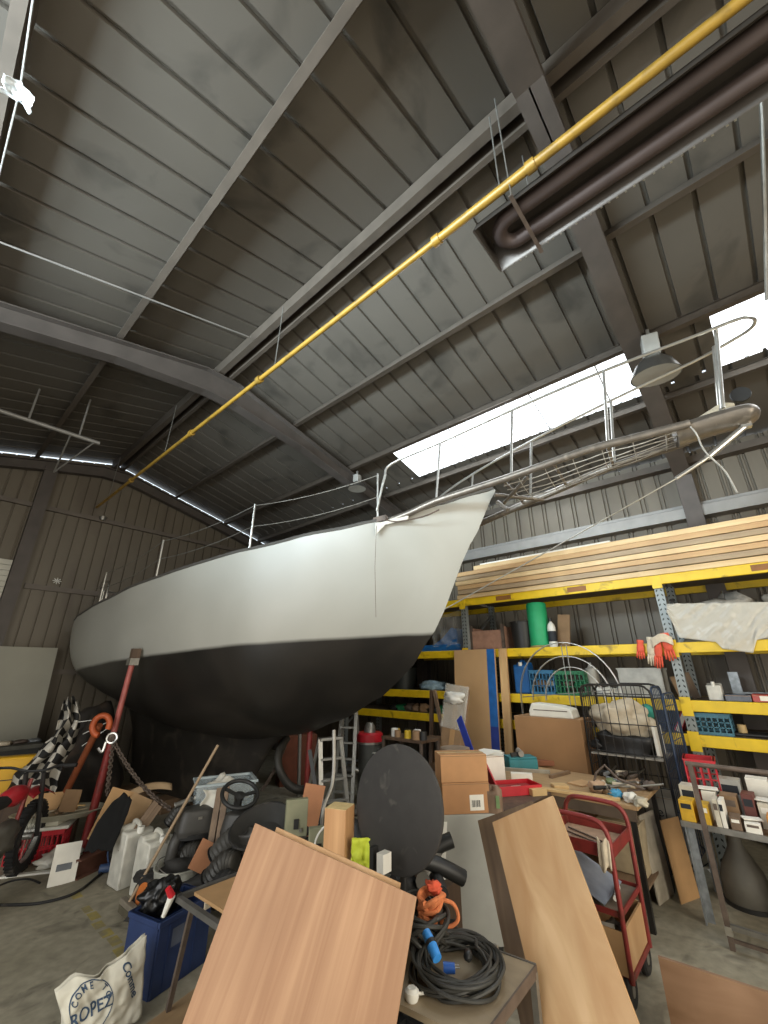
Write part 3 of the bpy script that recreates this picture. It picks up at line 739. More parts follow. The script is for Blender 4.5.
def bottle(label, loc, r, h, m, capm=white, group=None, lab=None):
    t = T('bottle', label, 'bottle', loc, 0, group)
    P('bottle_body', B().lathe([(0, 0), (r*.95, 0), (r, .01), (r, h*.68), (r*.8, h*.78), (r*.35, h*.86), (r*.35, h*.92), (0, h*.92)], n=18), m, t, sm=1)
    P('bottle_cap', B().lathe([(r*.42, h*.88), (r*.42, h), (0, h)], n=14), capm, t, sm=1)
    if lab: P('paper_label', B().lathe([(r + .001, h*.2), (r + .001, h*.55)], n=18), lab, t, sm=1)
    return t
lc, W_, H_ = rk(548, 556, 618, 6.0, 2)
bottle('small white bottle with a dark label right of the green roll', lc, W_*.5, H_, white, blackp, None, inkblk)
lc, W_, H_ = rk(556, 568, 614, 6.15, 2)
S('cardboard_sheet', B().bb((-W_/2, -.012, 0), (W_/2, .012, H_)), cardd, 'brown grey panel leaning on the rack right of the white bottle', 'cardboard', loc=lc, rot=(-.12, .10, RRX))
def pallet(label, loc, rz, w, d, group):
    t = T('wooden_pallet', label, 'pallet', loc, rz, group)
    for i in range(5): y = -d/2 + .04 + (d - .08)*i/4; P('slat', B().bb((-w/2, y - .04, .045), (w/2, y + .04, .06)), oldw, t)
    for x in (-w/2 + .04, 0, w/2 - .04): P('bearer', B().bb((x - .035, -d/2, 0), (x + .035, d/2, .045)), darkw, t)
# left bay level 2: blue trays under film
lc, W_, H_ = rk(415, 468, 628, 6.15, 2)
t = T('blue_tray', 'flat blue plastic tray on the rack behind the stem of the yacht', 'tray', lc, RRX)
b = B(); b.bb((-W_/2, -.25, 0), (W_/2, .25, .02)).bb((-W_/2, -.27, 0), (W_/2, -.25, .10)).bb((-W_/2, .25, 0), (W_/2, .27, .10)).bb((-W_/2, -.25, 0), (-W_/2 + .02, .25, .10)).bb((W_/2 - .02, -.25, 0), (W_/2, .25, .10))
P('tray_body', b, bluepl, t, bev=.005)
t2 = T('blue_wedge_box', 'blue sloping sided hopper lying on the blue tray', 'hopper', V(lc) + V((-.05, -.22, .022)), RRX)
P('hopper_body', B().prism([(-.36, 0), (.26, 0), (.26, .30), (.16, .34), (-.02, .18)], (0, -.2, 0), (1, 0, 0), (0, 0, 1), (0, .4, 0)), bluepl, t2, bev=.012)
def film(u, v): return V((5.88 + .05*noise.noise(V((u*5, v*4, 2))), 3.5 + u*.62, 2.16 + v*.62 - .22*u*v + .05*noise.noise(V((u*4, v*6, 9)))))
S('plastic_film', B().grid(film, 20, 20), clear('film_clear', 'd5d7d4', .22, .2), 'clear plastic film hanging in front of the blue tray', 'film', sm='all')
# right bay level 2: wrapped package with hanging film
p = gx(668, 655, 5.95)
t = T('wrapped_package', 'large package wrapped in cloudy white plastic on the right rack shelf', 'package', (6.2, -.1, lev(2)))
def blobbox(b, w, d, h, seed, amp=.02, nx=26, nz=12):
    def fn(u, v):
        a = 2*PI*u; c, s_ = math.cos(a), math.sin(a); k = 1/max(abs(c), abs(s_))**.75
        x = w/2*c*k; y = d/2*s_*k; vv = v*1.25; z = min(vv, 1)*h; q = 1 if vv <= 1 else (1.25 - vv)/.25*.98 + .02
        nz_ = amp*noise.noise(V((x*5 + seed, y*5, z*7)))*2
        return V((x*q*(1 + nz_), y*q*(1 + nz_*1.5), z + (amp*noise.noise(V((x*7, y*7, seed)))*2 if vv > 1 else 0)))
    b.grid(fn, nx, nz); return b
wrapm = clear('wrap_film', 'a8a293', .93, .35)
o = P('package_body', blobbox(B(), .55, 1.62, .30, 3, .06, 60, 16), wrapm, t, sm='all'); 
for k, (y, w_, h_) in enumerate(((.32, .5, .13), (-.35, .7, .16))):
    S('wrapped_bundle', blobbox(B(), .4, w_, h_, k + 11, .12, 30, 10), mat('grey_film', '8f8a80', .4, 0, .3, 20), ['smaller grey film wrapped bundle on top of the white package, left', 'larger grey film wrapped bundle on top of the white package, right'][k], 'bundle', 'bundles on the package', loc=(6.2, y - .1, lev(2) + .31), sm='all')
c4 = [gx(655, 603, 5.80), gx(735, 600, 5.84), gx(748, 652, 5.74), gx(722, 648, 5.74)]
def drape(u, v):
    a = lerp(gx(667, 604, 5.84), gx(775, 602, 5.84), u); xb = 667 + 108*u
    yb = interp([(0, 612), (.12, 638), (.45, 642), (.52, 649), (.80, 653), (.83, 640), (1, 636)], u)
    c = gx(xb, yb, 5.76); q = lerp(a, c, v); q.x -= .02 + .03*noise.noise(V((u*14 + v*6, v*1.5, 4))) + .014*abs(noise.noise(V((u*26 - v*11, v*2 + u*3, 2)))) ; return q
S('hanging_film', B().grid(drape, 60, 24), clear('film_milky', 'cfc9ba', .62, .25), 'milky plastic film draped from the package down over the yellow beam', 'film', sm='all', solid=.002)
# gloves hung on the upright
def strip(label, x0, y0, x1, y1, w, m, X, name='work_glove', cat='glove'):
    t = T(name, label, cat, gx(x0, y0, X)); a, c = gx(x0, y0, X), gx(x1, y1, X); d = (c - a); n = 10
    b = B(); side = d.cross(V((1, 0, 0))).normalized()
    rs = [w*.55, w*.6, w*.5, w*.55, w*.62, w*.65, w*.6, w*.55]; pts = [a + d*(k/7)*.62 for k in range(8)]
    b.tube(pts, rs, 10)
    for p in b.v: p.x = X + (p.x - X)*.35
    P('glove_palm', b, m, t, True, sm='all')
    for k in range(4):
        o = side*((k - 1.5)*w*.32); s0 = a + d*.58 + o; s1 = a + d*(.98 - .05*abs(k - 1.4)) + o*1.25
        P('finger', B().tube([s0, lerp(s0, s1, .5) + V((-.006, 0, 0)), s1], [w*.17, w*.16, w*.12], 8), m, t, True, sm='all')
    return t
corl = mat('coral_red', 'd5563c', .7, 0, .15, 20); glw = mat('glove_cream', 'cdbfa6', .8, 0, .2, 20)
strip('coral red work glove hanging leftmost on the yellow beam', 640, 640, 641, 660, .062, corl, 5.74)
strip('cream work glove hanging beside the rack upright', 650, 637, 653, 667, .066, glw, 5.73)
strip('long coral and red glove hanging between two cream ones', 658, 637, 659, 670, .062, corl, 5.72)
strip('coral glove hung over the rack upright itself', 664, 633, 672, 662, .075, corl, 5.71)
def cth(u, v): q = lerp(gx(651, 640, 5.70), gx(672, 637, 5.70), u); return q + V((-.01 - .03*math.sin(PI*u), 0, .05*math.sin(PI*u) - v*.09 + .01*noise.noise(V((u*5, v*4, 0)))))
S('cloth_scrap', B().grid(cth, 14, 8), glw, 'cream cloth scrap wrapped over the tops of the hanging gloves', 'cloth', sm='all', solid=.006)
# level 1 goods
lc, W_, H_ = rk(516, 532, 660, 6.0, 1)
jerrycan('blue canister with a white label on the rack behind the wire hoops', lc, RRX, W_*.9, .2, H_, bluepl)
S('canister_label', B().bb((-.035, -.115, H_*.3), (.035, -.108, H_*.65)), paper, 'white sticker on the blue canister', 'label', loc=lc, rz=RRX) if False else None
lc, W_, H_ = rk(534, 557, 670, 6.0, 1)
crate('light blue plastic crate on the rack behind the wire hoops', lc, RRX, W_, .3, H_, mat('crate_blue', '2f6f96', .5))
lc, W_, H_ = rk(559, 587, 671, 6.0, 1)
crate('dark green plastic crate on the rack beside the light blue crate', lc, RRX, W_, .3, H_, greenpl)
for k, (x, y, s) in enumerate(((540, 668, .09), (548, 666, .07), (566, 669, .08), (578, 668, .07))):
    q = gx(x, y, 6.0); S('cloth_bundle', B().blob((0, 0, 0), (s*.9, s, s*.55), k, .3), [cardd, glw, rustst, greenpl][k], ['brown', 'cream', 'dull steel coloured', 'green'][k] + ' crumpled bundle in the top of the ' + ('light blue' if k < 2 else 'dark green') + ' crate', 'bundle', 'bundles in the rack crates', loc=(6.0, q.y, lev(1) + .13), sm='all')
lc, W_, H_ = rk(588, 598, 668, 6.1, 1)
S('grey_bag', blobbox(B(), .2, W_, H_, 4, .1, 20, 10), mat('bag_grey', 'a8a49a', .7), 'small upright grey bag right of the green crate', 'bag', loc=lc, sm='all')
lc, W_, H_ = rk(622, 664, 668, 6.1, 1)
t = T('grey_bin', 'long light grey plastic bin on the rack left of the upright', 'bin', lc, RRX)
b = B(); w2 = W_/2
for s in (-1, 1): b.bb((-w2, s*.17 - .006, 0), (w2, s*.17 + .006, H_)); b.bb((s*w2 - .006, -.17, 0), (s*w2 + .006, .17, H_))
b.bb((-w2, -.17, 0), (w2, .17, .01)); P('bin_body', b, mat('bin_grey', 'a8a79f', .5), t, bev=.003)
P('rim', B().bb((-w2 - .012, -.185, H_ - .02), (w2 + .012, -.17, H_)).bb((-w2 - .012, .17, H_ - .02), (w2 + .012, .185, H_)), mat('bin_grey'), t) if 'bin_grey' in MATS and False else P('rim', B().bb((-w2 - .012, -.185, H_ - .02), (w2 + .012, -.17, H_)).bb((-w2 - .012, .17, H_ - .02), (w2 + .012, .185, H_)), MATS['bin_grey'], t)
lc, W_, H_ = rk(703, 719, 682, 5.98, 1)
jerrycan('white canister on the right rack shelf beside the magazines', lc, RRX, W_*.92, .2, H_, mat('canister_white', 'c8c5b9', .4))
lc, W_, H_ = rk(720, 745, 694, 5.98, 1)
carton('flat dark printed box between the white canister and the red box', lc, RRX, W_, .3, H_, mat('print_dark', '454a55', .3, 0, .4, 30), False)
lc, W_, H_ = rk(746, 776, 694, 5.98, 1)
t = carton('flat red and white printed box at the right end of the shelf', lc, RRX, W_, .3, H_, mat('print_red', 'a5382c', .35, 0, .15, 8), False)
P('white_panel', B().bb((-W_*.25, -.1515, H_*.2), (W_/2, -.1503, H_*.8)), paper, t)
for k, (x0, x1, yt, lab) in enumerate(((672, 682, 676, 'brown tilted board stub right of the rack upright'), (684, 698, 672, 'dark brown tilted board stub left of the white canister'))):
    lc, W_, H_ = rk(x0, x1, yt, 6.2, 1); S('board_stub', B().bb((-W_*.3, -.01, 0), (W_*.3, .01, H_)), cardd if k == 0 else oldz, lab, 'board', 'board stubs on the shelf', loc=lc, rot=(-.1, -.22, RRX))
lc, W_, H_ = rk(728, 764, 672, 6.45, 1)
S('grey_bracket', B().bb((-W_/2, -.04, 0), (W_/2, .04, .07)).bb((-W_/2, -.04, .07), (-W_/2 + .09, .04, H_)), galv, 'grey galvanised bracket behind the printed boxes', 'bracket', loc=lc, rz=RRX)
lc, W_, H_ = rk(640, 664, 690, 6.0, 1)
# level 0 goods (lowest beam in view)
lc, W_, H_ = rk(691, 725, 712, 6.0, 0)
crate('blue grey plastic crate on the lowest yellow shelf right of the upright', lc, RRX, W_, .3, H_, mat('crate_bluegrey', '3d6f80', .5))
lc, W_, H_ = rk(729, 738, 724, 5.95, 0)
S('tape_roll', B().lathe([(W_*.28, 0), (W_*.5, 0), (W_*.5, H_), (W_*.28, H_), (W_*.28, 0)], n=22), mat('tape_tan', 'b59a6a'), 'tan roll of tape standing right of the blue grey crate', 'roll', loc=lc, sm=1)
lc, W_, H_ = rk(742, 776, 722, 6.0, 0)
for k in range(4): S('dark_bar', B().cyl((0, -.3, 0), (0, .3, .0), .018), blackp, ['front', 'second', 'third', 'rear'][k] + ' dark bar lying on the lowest shelf at the right edge', 'bar', 'dark bars on the lowest shelf', loc=(5.92 + k*.06, lc[1], lc[2] + .018), sm=1)
lc, W_, H_ = rk(663, 680, 716, 6.0, 0)
t = T('red_binder', 'red binder with pale pages tilted on the lowest shelf', 'binder', lc, rot=(0, .5, RRX))
P('cover', B().bb((-.03, -.13, 0), (-.022, .13, .30)).bb((.022, -.13, 0), (.03, .13, .30)).bb((-.03, .125, 0), (.03, .133, .3)), redpl, t); P('pages', B().bb((-.02, -.12, .01), (.02, .12, .29)), paper, t)
# left bay goods levels 1 and 0
for (x0, x1, yt, i, kind, lab) in ((392, 414, 668, 1, 'pot', 'black round pot with a handle on the left rack shelf'), (421, 445, 678, 1, 'bund', 'pale blue cloth bundle on the left rack shelf'), (383, 391, 678, 1, 'rag', 'white rag beside the black pot on the left shelf')):
    lc, W_, H_ = rk(x0, x1, yt, 6.0, i)
    if kind == 'pot': bucket(lab, lc, W_*.42, W_*.5, H_, mat('pot_iron', '1f2220', .5, .3), name='iron_pot')
    else: S('cloth_bundle', B().blob((0, 0, 0), (.14, W_*.5, H_*.5), 7, .3, flat=True), mat('cloth_paleblue', '8fa9b8', .8, 0, .3, 20) if kind == 'bund' else white, lab, 'cloth', loc=(lc[0], lc[1], lc[2] + H_*.3), sm='all')
pallet('small wooden pallet under the black pot on the left shelf', (6.1, 4.25, lev(1) - .0), RRX, .01, .01, None) if False else None
r = random.Random(9)
for k in range(9):
    y = 3.75 + k*.16; w_ = .07 + r.random()*.05; h_ = .05 + r.random()*.05
    S('spare_part', B().blob((0, 0, 0), (.07, w_, h_), k + 20, .35, flat=True), [oldw, rustst, greenpl, blackp, cardd][k % 5], ['brown', 'steel grey', 'green', 'black', 'tan', 'dark brown', 'pale grey', 'dull green', 'pitch black'][k] + ' small machine part on the lowest left shelf, number ' .replace(', number ', '') + ['', ' second from the upright', ' third from the upright', ' fourth from the upright', ' fifth from the upright', ' sixth from the upright', ' seventh from the upright', ' eighth from the upright', ' farthest from the upright'][k], 'part', 'parts on the left shelf', loc=(5.95, y, lev(0) + h_*.6), sm='all')

# ------------------------------------------------------------------ RIGHT FLOOR: panels, cage, bench
tan = mat('hardboard_tan', 'c09b6e', .75, 0, .06, 3)
# big tan panel leaning on the rack, wrapped with blue tape, plank beside it
pa, pb = V((5.52, gx(452, 700, 5.6).y, 0)), V((5.52, gx(488, 700, 5.6).y - .10, 0))
ytop = gx(480, 649, 5.72).z
t = T('hardboard_sheet', 'tall tan hardboard panel with a blue tape stripe leaning on the rack', 'panel', (5.6, (pa.y + pb.y)/2, 0), rot=(-.07, 0, RRX))
w2 = abs(pa.y - pb.y)/2
P('panel_board', B().bb((-w2, -.012, 0), (w2, .012, ytop)), tan, t)
P('blue_tape', B().bb((w2 - .13, -.0145, ytop*.52), (w2 - .01, -.0125, ytop)), mat('tape_blue', '1c62a8', .5), t)
P('dark_blue_tape', B().bb((w2 - .13, -.0145, 0), (w2 - .01, -.0125, ytop*.52)), mat('tape_navy', '2a3d8c', .5), t)
yq = gx(503, 700, 5.6).y
S('upright_plank', B().bb((-.055, -.02, 0), (.055, .02, ytop + .0)), pinez, 'pine plank standing upright against the rack beside the blue taped panel', 'plank', loc=(5.59, yq, .0), rot=(-.07, 0, RRX))
# wooden frame and wrapped cardboard pack leaning
q = gx(432, 740, 5.0); zt2 = gx(425, 690, 5.1).z
t = T('wooden_easel', 'brown wooden easel frame leaning left of the blue taped panel', 'frame', (5.15, q.y + .02, 0), rot=(-.1, 0, RRX + .1))
fw = .17
b = B(); b.bb((-fw, -.02, 0), (-fw + .05, .02, zt2)); P('left_stile', b, darkw, t)
P('right_stile', B().beam((fw + .12, 0, 0), (-fw + .07, 0, zt2), .04, .05, (0, 1, 0)), oldz, t); P('cross_rail', B().bb((-fw, -.025, zt2*.58), (fw, .0, zt2*.63)), oldw, t)
q = gx(444, 720, 4.9)
t = T('wrapped_pack', 'cardboard pack in clear film leaning against the tan panel', 'package', (5.0, q.y, .75), rot=(-.16, .12, RRX))
P('pack_body', boxlocal(.30, .10, .86), cardd, t, bev=.005); P('pack_strip', B().bb((-.02, -.053, .0), (.05, -.051, .86)), card, t)
P('film_wrap', B().grid(lambda u, v: (-.17 + .36*u, -.062 + .012*noise.noise(V((u*6, v*8, 2))), .35 + .53*v), 14, 18), clear('film_pack', 'd8d4c8', .35, .2), t, sm='all', solid=.002)
P('film_tuft', B().blob((.0, -.09, .72), (.13, .05, .07), 5, .5), clear('film_tuftm', 'e3e0d6', .9, .3), t, sm='all')
S('support_crate', blobbox(B(), .34, .5, .74, 3, .01, 24, 8), darkw, 'dark brown wooden crate standing under the wrapped cardboard pack', 'crate', loc=(5.02, q.y, 0), rz=0)
# blue strap board
p0, p1 = gx(459, 718, 4.9), gx(473, 758, 4.45)
S('blue_strap', B().beam(p0, p1, .085, .012, (-1, 0, .2)), mat('strap_blue', '2e3f98', .5), 'dark blue flat strip slanting down in front of the film wrapped pack', 'strip')
# tall cardboard box
ya, yb = gx(516, 740, 5.25).y, gx(583, 740, 5.25).y
zt3 = gx(548, 718, 5.25).z
t = carton('big brown cardboard box standing behind the bench left of the wire cage', (5.45, (ya + yb)/2, 0), RRX, ya - yb, .38, zt3, mat('cardboard_big', '9c7650', .85, 0, .1, 4), False)
t = T('foam_slab', 'white moulded foam slab on top of the big brown box', 'foam', (5.42, gx(553, 710, 5.4).y, zt3), RRX)
b = B(); b.prism([(-.26, 0), (.26, 0), (.24, .10), (.1, .13), (-.22, .15), (-.26, .06)], (0, -.12, 0), (1, 0, 0), (0, 0, 1), (0, .24, 0)); P('foam_body', b, mat('foam_white', 'd9d6c9', .7, 0, .05), t, bev=.015)
P('foam_groove', B().bb((-.2, -.122, .07), (.2, -.1205, .08)), rustst, t)
# roll cage
CX0, CX1, CY0, CY1, CH = 5.15, 5.68, .98, 1.66, 1.66
t = T('roll_cage', 'tall black wire roll cage trolley behind the bench', 'cage', ((CX0 + CX1)/2, (CY0 + CY1)/2, 0))
cg = mat('cage_black', '33312f', .4, .5, .2); cgb = mat('cage_blue', '2c3c54', .45, .3, .3)
def cagepanel(nm, o, u, h, n, m, arch=True, rows=5):
    b = B(); o = V(o); u = V(u); L = u.length; ud = u.normalized(); r_ = .011
    rad = .10
    pts = [o, o + V((0, 0, h - rad))] + [o + ud*(rad - rad*math.cos(a)) + V((0, 0, h - rad + rad*math.sin(a))) for a in (PI/6, PI/3, PI/2)]
    pts += [o + ud*(L - rad + rad*math.sin(a)) + V((0, 0, h - rad + rad*math.cos(a))) for a in (0, PI/6, PI/3, PI/2)] + [o + u]
    b.tube(pts, r_, 8)
    for i in range(1, n): q = o + u*(i/n); b.tube([q + V((0, 0, .14)), q + V((0, 0, h))], .0042, 5)
    for j in range(rows + 1): z = .14 + (h - .25)*j/rows; b.tube([o + V((0, 0, z)), o + u + V((0, 0, z))], .005, 5)
    P(nm, b, m, t, True, sm=1)
cagepanel('front_panel', (CX0, CY1, .1), (0, CY0 - CY1, 0), CH - .1, 8, cg)
cagepanel('back_panel', (CX1, CY1, .1), (0, CY0 - CY1, 0), CH - .1, 8, cg)
cagepanel('side_panel', (CX0, CY0, .1), (CX1 - CX0, 0, 0), CH - .12, 7, cgb, rows=4)
cagepanel('side_panel', (CX0, CY0 - .09, .1), (CX1 - CX0, -.02, 0), CH - .18, 7, cgb, rows=4)
cagepanel('side_panel', (CX0, CY1, .1), (CX1 - CX0, 0, 0), CH - .12, 7, cg, rows=4)
P('base', B().bb((CX0, CY0, .10), (CX1, CY1, .13)), cg, t, True)
P('shelf', B().bb((CX0 + .01, CY0 + .01, .985), (CX1 - .01, CY1 - .01, 1.0)), mat('cage_shelf', '8d887e', .5), t, True)
for x in (CX0 + .04, CX1 - .04):
    for y in (CY0 + .05, CY1 - .05):
        o = P('castor', B().cyl((x, y - .015, .045), (x, y + .015, .045), .045), blackr, t, True, sm=1)
t = T('fabric_sack', 'cream sack bulging inside the wire cage above a black bag', 'sack', (5.40, 1.34, 1.17))
b = B(); b.blob((0, .02, .14), (.20, .27, .19), 4, .28, 2.0, 4); P('sack_body', b, mat('sack_cream', 'bcae96', .85, 0, .2, 14, None, .3), t, sm='all')
P('sack_neck', B().blob((.0, -.20, .10), (.08, .1, .07), 8, .3), MATS['sack_cream'], t, sm='all')
t = T('black_bag', 'black bag lying on the cage shelf under the cream sack', 'bag', (5.38, 1.34, 1.002))
P('bag_body', blobbox(B(), .34, .52, .17, 5, .08, 30, 10), mat('bag_black', '1d1c1b', .45, 0, .2, 20), t, sm='all'); P('bag_corner', B().blob((-.1, .26, .06), (.06, .07, .05), 3, .4), MATS['bag_black'], t, sm='all')
S('white_box_file', B().bb((5.25, 1.03, 1.002), (5.55, 1.06, 1.27)), paper, 'narrow white box file standing right of the black bag in the cage', 'box', bev=.003)
S('green_cloth', B().blob((5.55, 1.12, 1.38), (.07, .08, .08), 2, .3), mat('cloth_green', '2e8a78', .7), 'green cloth ball stuffed in the upper right of the cage', 'cloth', sm='all')
t = carton('white box with partial dark lettering in the lower part of the cage', (5.38, 1.2, .135), RRX, .42, .4, .55, mat('box_dirtywhite', '9a9488', .7, 0, .15, 7), False)
text('lettering', 've', .11, inkblk, t, Matrix.Translation((.06, -.2015, .42)) @ Matrix.Rotation(PI/2, 4, 'X') @ Matrix.Rotation(.12, 4, 'Z'))
# things on the rack edge above the cage
for k, (x, y, m_, lab, s) in enumerate(((606, 688, white, 'crumpled white sheet at the top left of the wire cage', .12), (632, 692, redpl, 'red folded cloth at the top of the wire cage', .11), (622, 700, paper, 'pale crumpled paper in the top middle of the wire cage', .10))):
    q = gx(x, y, 5.75); S('crumpled_sheet' if k != 1 else 'folded_cloth', B().blob((0, 0, 0), (.06, s, .06), k + 40, .4), m_, lab, 'sheet' if k != 1 else 'cloth', loc=(6.0, gx(x, y, 6.0).y, lev(1) + .045), sm='all')
# wire hoops rack (three arches) before the shelf
t = T('wire_hoop_rack', 'rack of three concentric wire arches standing before the shelves', 'rack', (5.6, 2.1, 0))
HX = 5.55; cc = gx(582, 712, HX)
b = B()
for i, (x0, x1, yt) in enumerate(((521, 622, 642), (533, 612, 656), (546, 604, 667))):
    a, c_ = gx(x0, 700, HX), gx(x1, 690, HX); cy = (a.y + c_.y)/2; ry = abs(a.y - c_.y)/2; zb = gx((x0 + x1)/2, 700, HX).z; rz_ = gx((x0 + x1)/2, yt, HX).z - zb
    for dx in (0, .03):
        pts = [(HX + dx, cy + ry*math.cos(PI*j/22), zb + rz_*math.sin(PI*j/22)) for j in range(23)]
        pts = [(HX + dx, cy + ry, .95 if i == 0 else zb - .02)] + pts + [(HX + dx, cy - ry, zb - .05)]
        P('wire_arch', B().tube(pts, .005, 6), bright, t, True, sm=1)
for x in (561, 566):
    P('upright_rod', B().cyl(gx(x, 645, HX), V((HX, gx(x + 12, 712, HX).y, 0)), .006, n=6), steel, t, True, sm=1)
P('cross_rod', B().cyl(gx(523, 697, HX), gx(612, 690, HX), .006, n=6), steel, t, True, sm=1)
P('foot_rod', B().cyl((HX, 2.9, .006), (HX, 1.9, .006), .006, n=6), steel, t, True, sm=1)
# workbench
t = T('workbench', 'long wooden workbench covered in scraps in front of the wire cage', 'bench', (4.65, 2.0, 0))
bt = wood('bench_top', 'a2835d', 'bd9e74', (1, .06, 1), 14)
P('bench_top', B().bb((4.2, 1.06, .77), (5.10, 2.95, .80)), bt, t, True, bev=.004)
P('front_rail', B().bb((4.21, 1.08, .69), (4.24, 2.93, .769)), mat('rail_dark', '5a4c3e', .7), t, True)
for x in (4.25, 5.05):
    for y in (1.12, 2.88): P('leg', B().bb((x - .018, y - .018, 0), (x + .018, y + .018, .769)), cg, t, True)
P('lower_shelf', B().bb((4.26, 1.15, .18), (5.02, 2.85, .2)), oldw, t, True)
r = random.Random(21)
def topz(x, y, z): q = gz(x, y, z); return V((q.x, q.y, z))
def scrap(label, x, y, z, w, d, h, rz, m, name='wood_offcut', cat='offcut', grp='offcuts on the workbench'):
    return S(name, boxlocal(w, d, h), m, label, cat, grp, loc=topz(x, y, z), rz=rz, bev=.002)
scrap('long pale offcut along the front edge of the bench', 580, 795, .80, .62, .07, .02, -1.4, pine)
scrap('flat pale ply offcut in the middle of the bench', 582, 784, .80, .22, .16, .012, -.3, plyl)
scrap('brown plank piece at the left end of the bench', 540, 765, .80, .30, .09, .05, -.9, mat('brown_plank', '8a5538', .7))
scrap('narrow stick lying askew on the middle of the bench', 560, 776, .80, .34, .035, .03, -.2, oldw)
scrap('pale square offcut at the left front of the bench', 560, 788, .80, .13, .11, .03, -.9, pine)
scrap('thin pale board along the back of the bench', 565, 764, .80, .55, .12, .012, -1.2, plyl)
scrap('long grey batten along the left half of the bench', 525, 772, .80, .5, .04, .03, -1.15, mat('batten_grey', '9b9484', .7), 'batten', 'batten')
# pile of cutters and tools on the right half: open frames, gloves, cans
for k, (x, y, s, mm_, nm, lab) in enumerate(((598, 792, .07, mat('plaster_pink', 'b9997a', .7), 'crumpled_rag', 'pinkish crumpled rag in the middle of the bench'),
      (617, 798, .05, mat('can_blue', '4aa0c8', .4), 'blue_rag', 'small bright blue rag on the right part of the bench'),
      (632, 802, .055, paper, 'paper_ball', 'white paper ball near the right end of the bench'),
      (641, 806, .05, mat('ball_beige', 'b9b09a', .7), 'beige_lump', 'beige lump at the front right end of the bench'),
      (613, 786, .05, mat('green_cup', '6d7a4e', .5), 'green_lump', 'olive green lump among the tools on the bench'),
      (650, 790, .06, rustst, 'tool_heap', 'rusty lump at the back right of the bench'),
      (636, 788, .06, oldw, 'tool_bundle', 'brown bundle behind the white paper ball'))):
    S(nm, B().blob((0, 0, s*.5), (s*1.2, s, s*.7), k + 60, .4, flat=True), mm_, lab, nm.split('_')[-1], loc=topz(x, y, .80), sm='all')
for k in range(12):
    x, y = 600 + r.random()*48, 776 + r.random()*22; a = r.random()*PI; L = .12 + r.random()*.14; q = topz(x, y, .80)
    t = T('hand_tool', ['grey handled', 'dark handled', 'rusty', 'pale handled'][k % 4] + ' hand tool on the bench, ' + ['beside the blue rag', 'beside the beige lump', 'beside the pinkish rag', 'at the back edge', 'beside the white paper ball', 'next to the olive lump', 'near the cage panel', 'under the brown bundle', 'at the right corner', 'crossing another tool', 'towards the front edge', 'in the middle of the heap'][k], 'tool', q + V((0, 0, .03)), a, 'tools heaped on the workbench')
    P('shaft', B().cyl((-L, 0, .015 + (k % 3)*.02), (0, 0, .015), .008, n=8), steel, t, sm=1); P('grip', B().cyl((0, 0, .015), (L*.8, 0, .02), .015, .018, n=8), [galv, blackp, rustst, glw][k % 4], t, sm=1)
t = T('wire_bracket', 'bent dark metal frame standing in the tool heap on the bench', 'bracket', topz(608, 790, .80))
q = topz(608, 790, .80); P('bent_bar', B().tube([q + V((0, .12, .01)), q + V((0, .08, .12)), q + V((.02, 0, .19)), q + V((0, -.10, .10)), q + V((0, -.3, .05)), q + V((0, -.16, .02))], .011, 6), rustst, t, True)
# under the bench
carton('pale cardboard box on the floor under the right end of the bench', (4.75, 1.35, .205), RRX, .34, .3, .36, mat('card_pale', 'a79678', .85), False)
carton('brown cardboard box under the middle of the bench', (4.72, 1.95, .205), RRX, .36, .34, .40, card, False)
board('white board leaning on the right end of the bench', (4.72, 1.16, 0), (5.02, 1.10, 0), (4.76, 1.20, .60), .012, mat('board_white', 'b5ab98', .7), 'white_board')
board('tan cardboard sheet leaning at the right end of the bench', (4.86, 1.03, 0), (5.10, .93, 0), (4.9, 1.07, .56), .008, card, 'cardboard_sheet', 'cardboard')
q = gz(655, 850, 0)
t = T('floor_machine', 'dark machine on the floor beside the bench leg', 'machine', (q.x, q.y, 0), -.3)
P('machine_body', B().bb((-.22, -.14, 0), (.2, .14, .16)), blackp, t, bev=.03); P('motor', B().cyl((-.1, 0, .2), (.16, 0, .2), .075), mat('motor_grey', '5c5850', .5, .3), t, sm=1)
q = gz(668, 862, .0); S('pipe_elbow', B().tube(smooth([(-.12, 0, .035), (0, .0, .035), (.07, -.04, .035), (.12, -.03, .035)], 4), .035, 10), rustst, 'short grey brown pipe elbow on the floor by the black cable', 'pipe', loc=q, rz=-.6, sm=1)
t0 = gz(672, 858); S('black_cable', B().tube(coil((t0.x + .1, t0.y - .05, 0), .12, .006, 3, 4, .01), .006, 6), blackr, 'tangled black cable coil on the floor by the right bench leg', 'cable', sm=1)
S('floor_cable', B().tube(smooth([gz(640, 855, .006), gz(655, 872, .006), gz(680, 874, .006), gz(700, 868, .006), gz(712, 858, .006), gz(700, 845, .006)], 6), .005, 6), blackr, 'thin dark cable looping over the floor between bench and steel stand', 'cable', sm=1)
S('paper_scrap', B().bb((-.05, -.03, 0), (.05, .03, .003)), paper, 'small white paper scrap on the floor beside the dark drum', 'paper', loc=gz(713, 872, 0), rz=.4)
